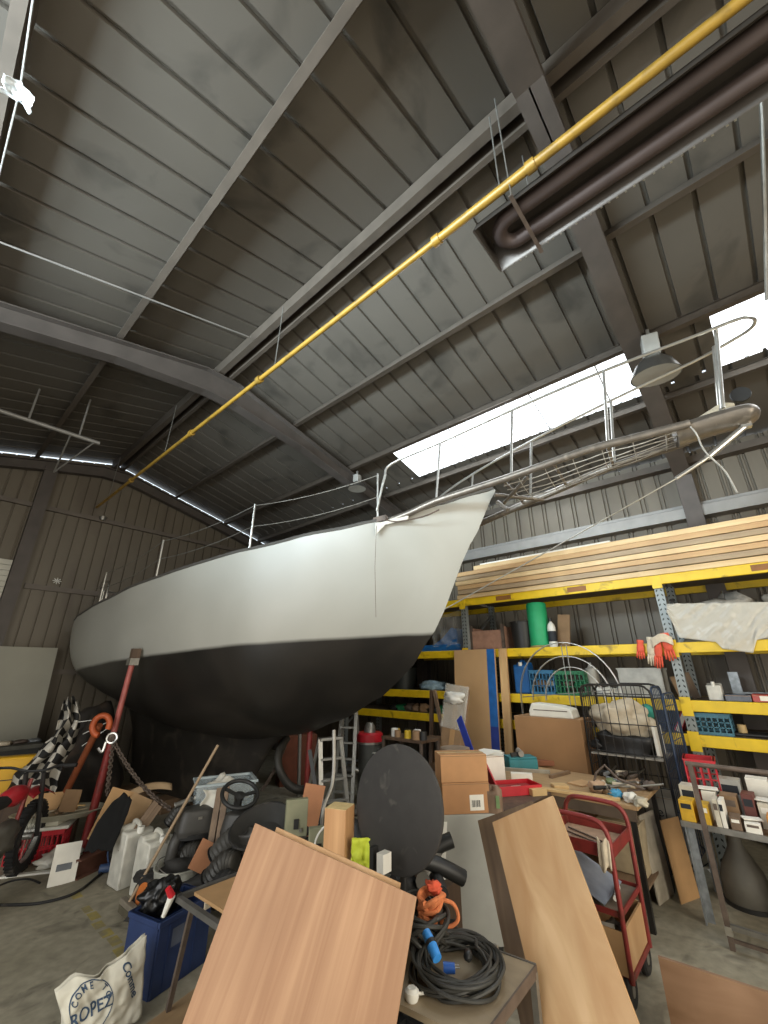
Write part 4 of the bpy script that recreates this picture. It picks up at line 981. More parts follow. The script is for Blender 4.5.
# second, darker table left of the bench
t = T('side_table', 'dark wooden side table carrying the red toolbox', 'table', (3.8, 2.3, 0))
P('table_top', B().bb((3.42, 1.72, .765), (4.16, 2.98, .80)), darkw, t, True, bev=.004)
for x in (3.46, 4.12):
    for y in (1.76, 2.94): P('leg', B().bb((x - .025, y - .025, 0), (x + .025, y + .025, .765)), darkw, t, True)
P('back_rail', B().bb((3.45, 1.75, .15), (4.13, 2.95, .18)), darkw, t, True)
q = topz(514, 792, .80)
t = T('red_toolbox', 'open red metal toolbox with its lid raised on the dark side table', 'toolbox', q, fc(q, 28))
b = B(); w_, d_, h_ = .42, .22, .07
b.bb((-w_/2, -d_/2, 0), (w_/2, d_/2, .008))
for s in (-1, 1): b.bb((-w_/2, s*d_/2 - .004, 0), (w_/2, s*d_/2 + .004, h_)).bb((s*w_/2 - .004, -d_/2, 0), (s*w_/2 + .004, d_/2, h_))
P('toolbox_body', b, redpl, t); P('tray', B().bb((-w_*.4, -d_*.35, .01), (w_*.4, d_*.35, .045)), mat('tray_darkred', '8e1c22', .4), t)
P('lid', B().box((-.25, .01, .145), (.015, .27, .25), Matrix.Rotation(-.45, 3, 'Y')), mat('lid_red', 'c9404a', .4), t, bev=.004)
P('plate', B().bb((-.03, -d_*.2, .046), (.06, -d_*.05, .05)), white, t)
q = topz(494, 812, .80)
t = T('brown_pouch', 'small brown paper pouch with a green label beside the stacked boxes', 'pouch', q, fc(q, -15))
P('pouch_body', blobbox(B(), .13, .09, .15, 5, .05, 24, 8), mat('pouch_brown', '87705c', .6), t, sm='all'); P('green_label', B().bb((.035, -.052, .04), (.062, -.049, .12)), mat('label_green', '7f9c6a', .6), t)
q = topz(488, 782, .80)
t = carton('white carton with papers piled on top behind the stacked brown boxes', q + V((.0, .0, 0)), fc(q, 25), .26, .24, .24, paper, False)
for k in range(4): S('paper_sheet', B().bb((-.15, -.10, 0), (.15, .10, .002)), paper, ['lowest', 'second', 'third', 'topmost'][k] + ' white sheet of the papers on the white carton', 'paper', 'papers on the white carton', loc=q + V((0, 0, .242 + k*.0045)), rz=fc(q, 15 + 22*k - 20))
q = topz(521, 768, .80)
t = T('teal_box', 'teal plastic case with a grey cordless tool on top', 'box', q, fc(q, 20))
P('case_body', boxlocal(.32, .2, .10), tealpl, t, bev=.012); P('case_lid', B().bb((-.155, -.095, .10), (.155, .095, .118)), tealpl, t, bev=.006)
t = T('cordless_drill', 'grey cordless tool lying on the teal case', 'drill', q + V((0, 0, .12)), .6)
P('drill_body', B().cyl((-.12, 0, .035), (.08, 0, .035), .03), mat('drill_grey', '9a958a', .5), t, sm=1); P('chuck', B().cyl((.08, 0, .035), (.14, 0, .035), .02, .012), blackp, t, sm=1); P('handle', B().beam((-.06, 0, .03), (-.10, .11, .02), .03, .035), blackp, t)
q = topz(505, 766, .80); 
S('metal_fitting', B().tube([q + V((-.06, 0, .04)), q + V((0, .02, .1)), q + V((.06, 0, .05))], .035, 10), steel, 'grey metal fitting between the white carton and the teal case', 'fitting', sm=1)
q = topz(532, 790, .8); scrap('pale wood block right of the red toolbox', 538, 795, .80, .14, .07, .05, -.6, pine, grp='blocks by the toolbox'); scrap('white box end behind the red toolbox', 522, 780, .80, .2, .07, .06, -1.1, paper, 'white_box', 'box', None)
# wooden coil drum left of the white carton
q = gd(455, 748, 4.9); S('cable_drum', B().lathe([(0, 0), (.15, 0), (.15, .012), (.13, .012), (.13, .09), (.15, .09), (.15, .105), (0, .105)], n=28), mat('drum_brown', '8a7762', .7), 'round wooden cable drum behind the stacked brown boxes', 'drum', loc=(q.x, q.y, q.z - .1), sm=1)
S('drum_pedestal', B().lathe([(0, 0), (.12, 0), (.12, q.z - .101), (0, q.z - .101)], n=20), blackp, 'dark cylindrical drum standing under the wooden cable drum', 'drum', loc=(q.x, q.y, 0), sm=1)
# grey cabinet with two boxes
q = V((3.02, 2.09, 0)); rz = fc(q, 12); ux = V((math.cos(rz), math.sin(rz), 0)); uy = V((-math.sin(rz), math.cos(rz), 0))
cw = .40; cq = q + ux*(cw/2) + uy*.20
t = T('grey_cabinet', 'plain grey metal cabinet carrying two brown boxes', 'cabinet', cq, rz)
P('cabinet_body', B().bb((-cw/2, -.2, .04), (cw/2, .2, .80)), mat('cabinet_grey', 'a2a29b', .5, .1, .06), t, bev=.004); P('plinth', B().bb((-cw/2 + .02, -.18, 0), (cw/2 - .02, .18, .04)), blackp, t)
bq = cq + ux*-.02 + uy*-.09
bx1 = carton('brown cardboard box with a bar code label, lower of the two on the grey cabinet', V((bq.x, bq.y, .80)), rz + .05, .37, .2, .20, mat('carton_tan', 'b1835a', .85, 0, .08), True, tag=(.08, .07, .11, .10))
bx2 = carton('brown cardboard box with a yellow sticker, upper of the two on the grey cabinet', V((bq.x, bq.y, 1.002)), rz + .02, .37, .2, .185, mat('carton_tan2', 'b98b60', .85, 0, .08), True)
P('yellow_sticker', B().bb((.1855, -.05, .10), (.187, .06, .18)), mat('sticker_yellow', 'd6b32c', .5), bx2); l = P('paper_label', B().bb((.1855, -.08, .0), (.187, .03, .10)), paper, bx2)
P('bar_code', B().bb((.1872, -.05, .02), (.1878, .0, .055)), inkblk, l)
# white canister with a yellow lid left of the stacked boxes
q = gd(434, 812, 3.75); t = T('white_tub', 'white tub with a crumpled yellow lid behind the black disc', 'tub', (q.x, q.y, .42)); 
P('tub_body', B().lathe([(0, 0), (.10, 0), (.12, .34), (0, .34)], n=20), white, t, sm=1); P('yellow_lid', B().blob((0, 0, .38), (.09, .09, .05), 3, .4), mat('lid_yellow', 'd8c425', .5), t, sm='all')
S('crate_under_tub', B().bb((-.17, -.17, 0), (.17, .17, .42)), darkw, 'dark wooden crate standing under the white tub', 'crate', loc=(q.x, q.y, 0), bev=.004)
# dark board and birch sheet leaning
tl, tr, bl_ = V((2.81, 1.57, .90)), V((2.89, 1.19, 1.09)), V((2.43, 1.19, .29))
dn = (bl_ - tl); k = .90/.61*.985
P0 = tl + dn*(.885/.61) ; P1 = P0 + (tr - tl)
board('pale birch plywood sheet leaning in front of the red trolley', P0, P1, tl, .018, plyl, 'plywood_sheet')
off = V((.14, .10, -.11))
board('dark brown board leaning behind the pale birch plywood sheet', P0 + off + V((-.05, .06, .03)), P1 + off + V((-.07, .07, .0)), tl + off + V((-.05, .06, .07)), .03, oldz, 'dark_board')
# red trolley
TX0, TX1, TY0, TY1 = 3.30, 3.76, 1.03, 1.46
t = T('red_trolley', 'red tubular steel trolley with trays and wheels beside the birch sheet', 'trolley', ((TX0 + TX1)/2, (TY0 + TY1)/2, 0))
for x in (TX0, TX1):
    pts = [(x, TY0, .13), (x, TY0, .80), (x, TY0 + .02, .86), (x, TY0 + .09, .90), (x, TY1 - .09, .90), (x, TY1 - .02, .86), (x, TY1, .80), (x, TY1, .13)]
    P('handle_frame', B().tube(pts[:1] + smooth(pts[1:7], 4) + pts[7:], .0155, 10), redm, t, True, sm=1)
def trayb(z, h, m, nm):
    b = B(); b.bb((TX0, TY0, z), (TX1, TY1, z + .006))
    for x in (TX0, TX1): b.bb((x - .004, TY0, z), (x + .004, TY1, z + h))
    for y in (TY0, TY1): b.bb((TX0, y - .004, z), (TX1, y + .004, z + h))
    P(nm, b, m, t, True)
trayb(.705, .07, redm, 'top_tray'); trayb(.42, .03, redm, 'middle_tray'); P('tray_mat', B().bb((TX0 + .01, TY0 + .01, .427), (TX1 - .01, TY1 - .01, .432)), mat('mat_brown', '7c6f60', .8), t, True); trayb(.125, .03, redm, 'bottom_tray')
P('tray_liner', B().bb((TX0 + .01, TY0 + .01, .712), (TX1 - .01, TY1 - .01, .722)), mat('liner_tan', 'a98b72', .8, 0, .2, 20), t, True)
for x in (TX0 + .04, TX1 - .04):
    for y in (TY0 + .03, TY1 - .03):
        o = P('wheel', B().lathe([(.035, -.02), (.072, -.02), (.082, -.009), (.082, .009), (.072, .02), (.035, .02)], (x, y, .082), 22, Matrix.Rotation(PI/2, 3, 'X')), blackr, t, True, sm=1)
        P('hub', B().lathe([(0, -.02), (.03, -.02), (.03, .02), (0, .02)], (x, y, .082), 16, Matrix.Rotation(PI/2, 3, 'X')), steel, o, True, sm=1)
        P('fork', B().beam((x, y, .07), (x, y, .125), .03, .055, (1, 0, 0)), rustst, t, True)
t = T('wooden_box', 'open plywood box on the bottom tray of the red trolley', 'box', ((TX0 + TX1)/2, (TY0 + TY1)/2, .157))
b = B(); x2, y2, h2 = .235, .205, .20
b.bb((-x2, -y2, 0), (x2, y2, .01))
for s in (-1, 1): b.bb((-x2, s*y2 - .006, 0), (x2, s*y2 + .006, h2)).bb((s*x2 - .006, -y2, 0), (s*x2 + .006, y2, h2))
P('box_walls', b, plyl, t)
S('white_packet', B().bb((-.05, -.10, 0), (.05, .10, .13)), paper, 'white printed packet inside the plywood box on the trolley', 'packet', loc=(TX0 + .12, TY0 + .2, .17), rz=.2)
S('grey_rag', B().blob((0, 0, 0), (.07, .08, .06), 31, .3, flat=True), mat('rag_grey', '706a60', .9), 'dark grey rag inside the plywood box on the trolley', 'rag', loc=(TX0 + .30, TY0 + .15, .21), sm='all')
S('blue_grey_sheet', B().box((TX0 + .22, TY0 + .25, .52), (.40, .34, .006), Matrix.Rotation(.42, 3, 'X')), mat('sheet_bluegrey', '858d9b', .5), 'blue grey sheet standing on the middle tray of the trolley', 'sheet')
S('white_tube', B().cyl((TX0 + .10, TY0 + .05, .47), (TX0 + .28, TY0 + .08, .47), .014), paper, 'white paper tube on the middle tray of the trolley', 'tube', sm=1)
def rgt(u, v): return (TX0 - .015 - .03*v + .01*math.sin(u*9), TY0 + .0 + .07*u, .80 - .14*v + .02*math.sin(u*7))
S('hanging_rag', B().grid(rgt, 8, 8), glw, 'cream rag hanging from the near corner of the trolley', 'rag', sm='all', solid=.01)
for k in range(3): S('steel_rod', B().cyl((TX0 + .06 + k*.05, TY0 + .05, .731), (TX0 + .16 + k*.08, TY1 - .06, .731), .006, n=8), rustst, ['left', 'middle', 'right'][k] + ' thin rod lying in the top tray of the red trolley', 'rod', 'rods in the trolley tray', sm=1)
# steel stand
t = T('steel_stand', 'brown square tube stand in front of the table of books', 'stand', (4.39, .2, 0))
P('post', B().beam((4.39, .67, .0), (4.39, .67, 1.13), .032, .032, (0, 1, 0)), rustst, t, True)
P('post', B().beam((4.39, -.35, .0), (4.39, -.35, 1.13), .032, .032, (0, 1, 0)), rustst, t, True)
P('top_bar', B().cyl((4.39, .70, 1.115), (4.39, -.4, 1.115), .017), rustst, t, True, sm=1)
P('bottom_bar', B().beam((4.39, .66, .13), (4.39, -.34, .13), .03, .03), steel, t, True)
P('foot_bar', B().beam((4.39, .66, .055), (4.39, -.34, .055), .02, .02), rustst, t, True)
P('collar', B().bb((4.37, .65, .08), (4.41, .69, .13)), bright, t, True)
# table of books
t = T('shelf_table', 'low steel table piled with books and boxes in front of the rack', 'table', (5.0, .3, 0))
P('table_top', B().bb((4.62, -.5, .635), (5.38, .86, .655)), mat('table_wood', '7c6247', .7, 0, .2), t, True); P('edge_angle', B().bb((4.60, -.5, .625), (4.62, .86, .665)), steel, t, True)
for x, y in ((4.66, .84), (5.34, .84), (4.66, -.47), (5.34, -.47)):
    P('leg', B().bb((x - .035, y - .004, 0), (x + .035, y + .004, .635)).bb((x + .031, y - .05, 0), (x + .035, y + .0, .635)), galv, t, True)
yelc = mat('packet_yellow', 'cfa42a', .5, 0, .15, 30); orc = mat('packet_orange', 'c98532', .5, 0, .12, 20); whc = mat('packet_white', 'c9c2b0', .6, 0, .12, 12)
bz = .656
rows = [(4.70, [(.80, .10, .15, yelc, 'yellow'), (.69, .075, .14, yelc, 'yellow and white'), (.605, .035, .19, whc, 'tall white'), (.565, .03, .19, paper, 'tall pale'), (.50, .07, .09, mat('p_brown', '6e5a48', .7), 'low brown'), (.40, .10, .07, paper, 'low white'), (.24, .13, .13, orc, 'orange'), (.08, .12, .10, yelc, 'deep yellow'), (-.1, .16, .14, whc, 'wide white')]),
        (4.90, [(.80, .12, .22, whc, 'white'), (.66, .10, .20, paper, 'pale paper'), (.53, .12, .19, cardd, 'brown'), (.40, .08, .22, mat('p_darkred', '6b3b33', .6), 'dark red'), (.29, .12, .17, whc, 'cream'), (.13, .14, .24, paper, 'large white'), (-.04, .15, .2, cardd, 'brown paper')]),
        (5.12, [(.52, .16, .27, MATS['bin_grey'], 'grey'), (.33, .15, .30, paper, 'white'), (.15, .15, .26, blackp, 'black'), (-.03, .16, .3, whc, 'off white')])]
for ri, (x, row) in enumerate(rows):
    for k, (y, w_, h_, m_, nm) in enumerate(row):
        t = T('packet', nm + (' packet in the front row of the book table' if ri == 0 else ' packet in the middle row of the book table' if ri == 1 else ' box in the back row of the book table') , 'packet', (x, y, bz), RRX + r.uniform(-.05, .05), 'packets on the book table')
        P('packet_body', boxlocal(w_*.96, .15, h_), m_, t, bev=.003)
        P('printed_band', B().bb((-w_*.35, -.0765, h_*.62), (w_*.35, -.0752, h_*.85)), [inkblk, paper, rustst][k % 3], t)
for k, (x, y, z, w_, d_, a, lab) in enumerate(((4.72, .40, .735, .12, .09, .3, 'small white leaflet on the low packets at the table front'), (4.92, .27, .835, .18, .12, -.2, 'large white leaflet on the cream packet'), (4.90, .66, .865, .14, .12, .15, 'pale sheet on top of the pale paper packet'), (4.9, .10, .905, .16, .12, .1, 'white printed sheet on the large white packet'))):
    S('leaflet', B().bb((-w_/2, -d_/2, 0), (w_/2, d_/2, .006)), paper, lab, 'leaflet', 'leaflets on the packets', loc=(x, y, z + .0), rz=a + PI/2)
crate('bright red plastic crate at the left back of the book table', (5.17, .71, .656), RRX + .1, .22, .28, .40, redpl, rows=3)
t = T('carboy', 'dark round carboy with a conical neck on the floor under the book table', 'carboy', (5.22, .60, 0))
P('carboy_body', B().lathe([(0, 0), (.15, 0), (.165, .03), (.165, .16), (.14, .25), (.08, .36), (.05, .42), (.05, .56), (0, .56)], n=30), mat('carboy_dark', '6a665c', .6, .1, .2, 8), t, sm=1); P('base_ring', B().lathe([(.16, .0), (.175, .0), (.175, .03), (.16, .03)], n=30), blackp, t, sm=1)
for k, (x, y) in enumerate(((4.78, .30), (4.82, .24))): S('clear_tube', B().tube(smooth([(x, y, .61), (x + .03, y - .03, .4), (x, y - .05, .2), (x - .02, y - .08, .012)], 5), .010, 8), MATS['film_milky'], ['left', 'right'][k] + ' pale thin tube hanging below the book table', 'tube', 'tubes below the book table', sm=1)
carton('brown box with a yellow top under the right end of the book table', (5.05, .12, 0), RRX, .26, .3, .42, cardd, False)
# brown plywood panel bottom right
pL = gz(658, 957, .45); pR = gz(768, 993, .45); d_ = (pR - pL).normalized()
o = board('brown stained plywood panel standing on edge in front of the trolley', V((pL.x + .02, pL.y, 0)), V((pL.x, pL.y, 0)) + d_*1.2 + V((.02, 0, 0)), V((pL.x, pL.y, .45)), .018, wood('plywood_brown', '7a5a3e', '97765a', (.4, 1, 1), 6), 'plywood_board')
s0 = gz(683, 1000, .18)
S('panel_prop', B().beam(V((pL.x + .12, pL.y - .3, 0)), V((pL.x + .09, pL.y - .3, .40)), .04, .04), oldz, 'short wooden prop behind the brown stained plywood panel', 'prop')

# ------------------------------------------------------------------ NEAR FOREGROUND
# large plywood sheets leaning
TL, TR = V((1.36, 2.03, 1.12)), V((1.69, 1.32, .933)); e = V((-.238, .0085, -.595)); kk = .925/.595
board('large pinkish plywood sheet leaning in the near foreground', TL + e*kk, TR + e*kk, TL, .012, ply, 'plywood_sheet')
sh = V((.035, .016, .004)); x_ = (TR - TL)
board('second plywood sheet showing its pale edge behind the large pinkish one', TL + e*kk + sh + x_*.12, TR + e*kk + sh - x_*.10, TL + sh + x_*.12 - e*.0, .016, plyl, 'plywood_sheet')
# trestle behind that the sheets lean on
t = T('saw_trestle', 'dark wooden trestle behind the large plywood sheets', 'trestle', (1.75, 1.95, 0))
b = B().beam((1.62, 2.10, .78), (1.86, 1.62, .70), .05, .06); P('cross_beam', b, darkw, t, True)
for p, q in (((1.62, 2.1, .76), (1.52, 2.15, 0)), ((1.62, 2.1, .76), (1.82, 2.25, 0)), ((1.86, 1.62, .68), (1.78, 1.62, 0)), ((1.86, 1.62, .68), (2.02, 1.78, 0))): P('leg', B().beam(p, q, .035, .035), darkw, t, True)
# cable table
ctz = .50
A, Bc, Cc = gz(445, 932, ctz), gz(536, 965, ctz), gz(492, 1024, ctz)
u_ = Bc - A; w_ = (Cc - Bc)*1.25
t = T('low_table', 'low steel framed table with a grey board top carrying the cable coils', 'table', (A.x, A.y, 0))
n_ = V((0, 0, 1)); A2 = A - u_*.15
tb = B().prism([(0, 0), (1, 0), (1, 1), (0, 1)], A2, u_*1.15, w_, V((0, 0, -.022))); P('table_top', tb, wood('table_grey', '8a7b64', 'a39378', (1, .3, 1), 9), t, True)
cs = [A2, A2 + u_*1.15, A2 + u_*1.15 + w_, A2 + w_]
P('edge_rail', B().beam(cs[0] + V((0, 0, -.02)), cs[1] + V((0, 0, -.02)), .008, .05), mat('rail_steel', '6e6c68', .4, .5), t, True); P('edge_rail', B().beam(cs[1] + V((0, 0, -.02)), cs[2] + V((0, 0, -.02)), .008, .045), rustst, t, True)
m0 = lerp(cs[0], cs[1], .45) + V((0, 0, .012)); P('handle', B().tube([lerp(cs[0], cs[1], .38) + V((0, 0, 0)), lerp(cs[0], cs[1], .38) + V((0, 0, .02)), lerp(cs[0], cs[1], .66) + V((0, 0, .02)), lerp(cs[0], cs[1], .66)], .006, 6), bright, t, True)
for c in cs: P('leg', B().beam(lerp(c, (cs[0] + cs[2])/2, .04) + V((0, 0, -.022)), V((lerp(c, (cs[0] + cs[2])/2, .04).x, lerp(c, (cs[0] + cs[2])/2, .04).y, 0)), .03, .03), steel, t, True)
c0 = gz(458, 975, ctz)
cabm = mat('cable_dark', '35342f', .55, 0, .2, 14)
t = T('cable_coil', 'large coil of dark rubber cable with a blue plug on the low table', 'cable', (c0.x, c0.y, ctz))
P('coil', B().tube(coil((c0.x, c0.y, ctz), .205, .008, 15, 2, .055, 26, .16), .008, 7), cabm, t, True, sm=1)
q = gz(450, 968, ctz + .035); d = V((.6, -.8, 0)).normalized()
o = P('blue_plug', B().cyl(q - d*.03, q + d*.022, .021, .019, 14), mat('plug_blue', '2f62b8', .4), t, True, sm=1)
P('pins', B().cyl(q + d*.02 + V((.006, .006, .006)), q + d*.042 + V((.006, .006, .006)), .003).cyl(q + d*.02 + V((-.006, -.006, .006)), q + d*.042 + V((-.006, -.006, .006)), .003), bright, o, True)
q = gz(468, 955, ctz + .06); S('splitter_box', B().blob((0, 0, 0), (.035, .02, .02), 3, .1), blackp, 'small black cable box on top of the large coil', 'connector', loc=q, rz=.5, sm='all')
c1 = gz(424, 950, ctz)
t = T('cable_hank', 'smaller hank of dark cable with a bright blue coupling left on the low table', 'cable', (c1.x, c1.y, ctz))
P('coil', B().tube([V((p.x, p.y, ctz + .02 + (p.z - ctz)*1 + .35*max(0, (p.y - c1.y)))) for p in coil((c1.x, c1.y, ctz), .12, .009, 11, 5, .12, 22, .25)], .0095, 7), cabm, t, True, sm=1)
q = gz(431, 944, ctz + .15); d = V((.35, .75, .40)).normalized()
o = P('blue_coupling', B().cyl(q - d*.06, q - d*.005, .021, .024, 14).cyl(q + d*.005, q + d*.05, .024, .02, 14), mat('coupling_blue', '3a8ad6', .4), t, True, sm=1)
P('dark_ring', B().cyl(q - d*.008, q + d*.008, .026), blackp, o, True, sm=1)
q = gz(412, 1000, ctz); t = T('white_adapter', 'white plug and cord in front of the cable coils on the low table', 'plug', q); 
P('plug_body', B().lathe([(0, 0), (.025, 0), (.03, .012), (.03, .03), (.018, .04), (0, .04)], n=18), white, t, sm=1); P('cord', B().tube(smooth([(.01, -.01, .02), (.06, -.04, .012), (.10, -.09, .012), (.15, -.10, .012)], 4), .006, 6), white, t, sm=1)
# orange rope
q = gz(432, 912, ctz + .13)
t = T('orange_rope', 'bundle of orange rope hanging over the back of the low table', 'rope', (q.x, q.y, ctz))
ropem = mat('rope_orange', 'd07a4a', .8, 0, .25, 40)
r = random.Random(8)
pts = []
for k in range(46):
    a = k*1.05; pts.append(q + V((.055*math.cos(a) + r.uniform(-.015, .015), .06*math.sin(a), .02 + .055*math.sin(a*.53 + 1) + r.uniform(-.01, .01))))
P('rope_knot', B().tube(smooth(pts, 4), .0125, 8), ropem, t, True, sm=1)
P('rope_tail', B().tube(smooth([q + V((-.03, .05, .0)), q + V((-.07, .04, -.06)), q + V((-.09, .0, -.10)), q + V((-.10, -.03, -.118))], 5), .0095, 7), ropem, t, True, sm=1)
P('rope_loop', B().tube(smooth([q + V((.03, -.02, .05)), q + V((.08, -.08, .03)), q + V((.09, -.10, -.03)), q + V((.05, -.06, -.06)), q + V((.0, 0, -.04))], 5), .0095, 7), ropem, t, True, sm=1)
P('frayed_end', B().blob(q + V((.02, .0, .10)), (.03, .04, .025), 4, .6), mat('rope_red', 'd4583a', .8), t, True, sm='all')
# black round table folded upright
dc = gd(397, 806, 3.05)
t = T('round_folding_table', 'black round table top tilted upright on its pole', 'table', (dc.x, dc.y, 0))
az = fc(dc); nrm = Matrix.Rotation(az + PI/2 , 3, 'Z') @ V((-1, 0, 0))
view = V((dc.x, dc.y, 0)).normalized(); right = V((view.y, -view.x, 0))
def tilt_disc(th_deg, up):
    a = math.radians(th_deg); n = (-view*math.cos(a) - right*math.sin(a)); n = (n + V((0, 0, up))).normalized(); return n
n_ = tilt_disc(38, .12); u_, v_ = frame(n_); R = Matrix((u_, v_, n_)).transposed()
P('table_top', B().lathe([(0, .012), (.325, .012), (.335, .006), (.338, -.004), (.335, -.014), (.32, -.018), (0, -.018)], dc, 60, R), mat('disc_dark', '3a3836', .85, 0, .1, 12, ('55524c', .05)), t, True, sm=1)
bk = dc - n_*.05; P('top_bracket', B().box(dc - n_*.035, (.16, .16, .035), R), blackp, t, True)
P('pole', B().cyl(dc - n_*.06 + V((0, 0, .05)), V(((dc - n_*.06).x, (dc - n_*.06).y, .03)), .022), blackp, t, True, sm=1)
for k in range(4):
    a = az + PI/4 + k*PI/2; P('foot', B().beam(V(((dc - n_*.06).x, (dc - n_*.06).y, .03)), V(((dc - n_*.06).x + .3*math.cos(a), (dc - n_*.06).y + .3*math.sin(a), .015)), .045, .03), blackp, t, True)
S('prop_bar', B().beam(gd(374, 846, 2.95), V((gd(374, 846, 2.95).x, gd(374, 846, 2.95).y, 0)), .045, .03), blackp, 'black upright bar beside the high visibility vest left of the round table', 'bar')
S('safety_vest', B().grid(lambda u, v: gd(352 + 20*u, 838 + 36*v, 3.15) + V((.02*noise.noise(V((u*5, v*5, 1))), .03*noise.noise(V((u*4, v*6, 5))), 0)), 10, 12), mat('vest_lime', 'c3cf3c', .7, 0, .15, 20), 'lime yellow safety vest crumpled below the round black table', 'vest', sm='all', solid=.012)
S('white_labelled_box', B().box(gd(384, 862, 2.9), (.07, .05, .09)), white, 'small white box with a dark label below the round black table', 'box')
# pine block
q = gd(340, 806, 3.25)
t = T('pine_block', 'thick laminated pine post end left of the round black table', 'block', (q.x, q.y, 0), fc(q, -24))
P('block_body', B().bb((-.075, -.075, .0), (.075, .075, q.z)), wood('pine_block', 'b98a5c', 'd6a878', (1, 1, .08), 13), t, bev=.004); P('end_grain', B().bb((-.073, -.073, q.z), (.073, .073, q.z + .002)), mat('end_grain', 'd8bf88', .8, 0, .1, 40), t)
# pieces between block and tub
def lean(label, x, y, D, w, h, m, rz=0, tx=-.12, ty=0, name='plywood_offcut', th=.012, cat='panel', zb=0, group=None):
    q = gd(x, y, D); return S(name, B().bb((-w/2, -th/2, 0), (w/2, th/2, h)), m, label, cat, group, loc=(q.x, q.y, q.z), rot=(tx, ty, fc(q, rz)))
def heap(label, x, y, D, dx, dy, dz, m, seed, name, cat, amp=.25, rz=0, group=None, fr=2.2):
    q = gd(x, y, D); return S(name, B().blob((0, 0, dz*.6), (dx, dy, dz), seed, amp, fr, 3, True), m, label, cat, group, loc=q, rz=fc(q, rz), sm='all')
q = gd(303, 838, 3.9)
lean('orange brown plywood offcut leaning behind the green grey junction box', 305, 836, 3.95, .17, .34, mat('ply_orange', 'b07a56', .7, 0, .12, 10), 15, -.1, .22)
for x, y, w_, h_, D, lab in ((295, 836, .16, .20, 3.7, 'green grey electrical panel with cables, taller one left'), (317, 862, .13, .17, 3.5, 'green grey electrical panel with cables, smaller one beside the pine block')):
    q = gd(x, y, D); t = T('junction_box', lab, 'panel', q, fc(q, 10)); P('panel_body', boxlocal(w_, .05, h_ + .03), mat('panel_green', '84846a', .6, 0, .15, 12), t, bev=.004)
    P('terminal', B().bb((-.02, -.035, .05), (.015, -.025, .11)), blackp, t); P('cable_gland', B().cyl((.03, -.04, .04), (.03, -.025, .04), .012), steel, t)
q = gd(317, 862, 3.4)
S('white_cable', B().tube(smooth([q + V((-.02, 0, .02)), q + V((-.02, .0, .12)), q + V((.02, -.03, .19)), q + V((.07, -.08, .20))], 6), .007, 7), white, 'white cable arching from the smaller electrical panel to the pine block', 'cable', sm=1)
# tub tray (black wheelbarrow like), pipes
q = gd(262, 838, 4.1)
t = T('black_mixing_tub', 'black oval mixing tub tilted behind the large plywood sheet', 'tub', q, fc(q, 0), rot=(.55, -.25, fc(q, 10)))
P('tub_body', B().lathe([(0, 0), (.16, 0), (.24, .13), (.232, .135), (.155, .012), (0, .012)], (0, 0, 0), 30, None, 2*PI, .75), mat('tub_black', '33322f', .6, 0, .25, 8), t, sm=1)
P('rim', B().tube([(.24*math.cos(a), .18*math.sin(a), .132) for a in [2*PI*j/30 for j in range(30)]], .008, 6, True), blackr, t, sm=1)
for k in range(7):
    a = gd(262 + k*7, 846 - (k % 3)*5, 3.75 + .04*k); bb = gd(305 + k*4, 836 - (k % 4)*3, 3.95 + .03*k)
    t = T('hose_piece', ['grey', 'black', 'dark grey', 'dull grey', 'pale grey', 'deep black', 'charcoal'][k] + ' hose piece in the heap between the mixing tub and the pine block', 'hose', a, 0, 'hose pieces in the centre heap')
    P('hose_body', B().tube(smooth([a, lerp(a, bb, .5) + V((0, 0, .03)), bb], 5), .020 + .005*(k % 3), 10), [MATS['motor_grey'], blackr, blackp][k % 3], t, True, sm=1); P('end_ring', B().cyl(a, lerp(a, bb, .05), .030), steel, t, True, sm=1)
S('heap_base', B().blob((0, 0, .12), (.55, .42, .24), 15, .25, 2, 3, True), mat('scrap_dark', '2e2c29', .8, 0, .4, 9), 'low dark heap of scrap rubber under the hose pieces', 'heap', loc=gz(300, 880, 0), sm='all')
# black parts behind disc foot and cabinet
r = random.Random(31)
for k in range(9):
    x, y = 408 + (k % 3)*15, 846 + (k//3)*19; a = gd(x, y, 3.38 - .08*(k//3)); d = V((r.uniform(-.13, .13), r.uniform(-.13, .13), r.uniform(-.05, .07)))
    S('black_fitting', B().tube(smooth([a - d, a, a + d + V((0, 0, -.03))], 4), .046, 10), [blackr, MATS['motor_grey'], blackp][k % 3], ['top left', 'top middle', 'top right', 'middle left', 'central', 'middle right', 'lowest left', 'lowest middle', 'lowest right'][k] + ' black pipe fitting in the heap behind the orange rope', 'fitting', 'pipe fittings behind the orange rope', sm=1)
S('fittings_crate', B().bb((-.22, -.2, 0), (.22, .2, .28)), blackp, 'black crate holding the pipe fittings behind the orange rope', 'crate', loc=(gd(422, 872, 3.3).x, gd(422, 872, 3.3).y, 0), rz=-.9, bev=.01)

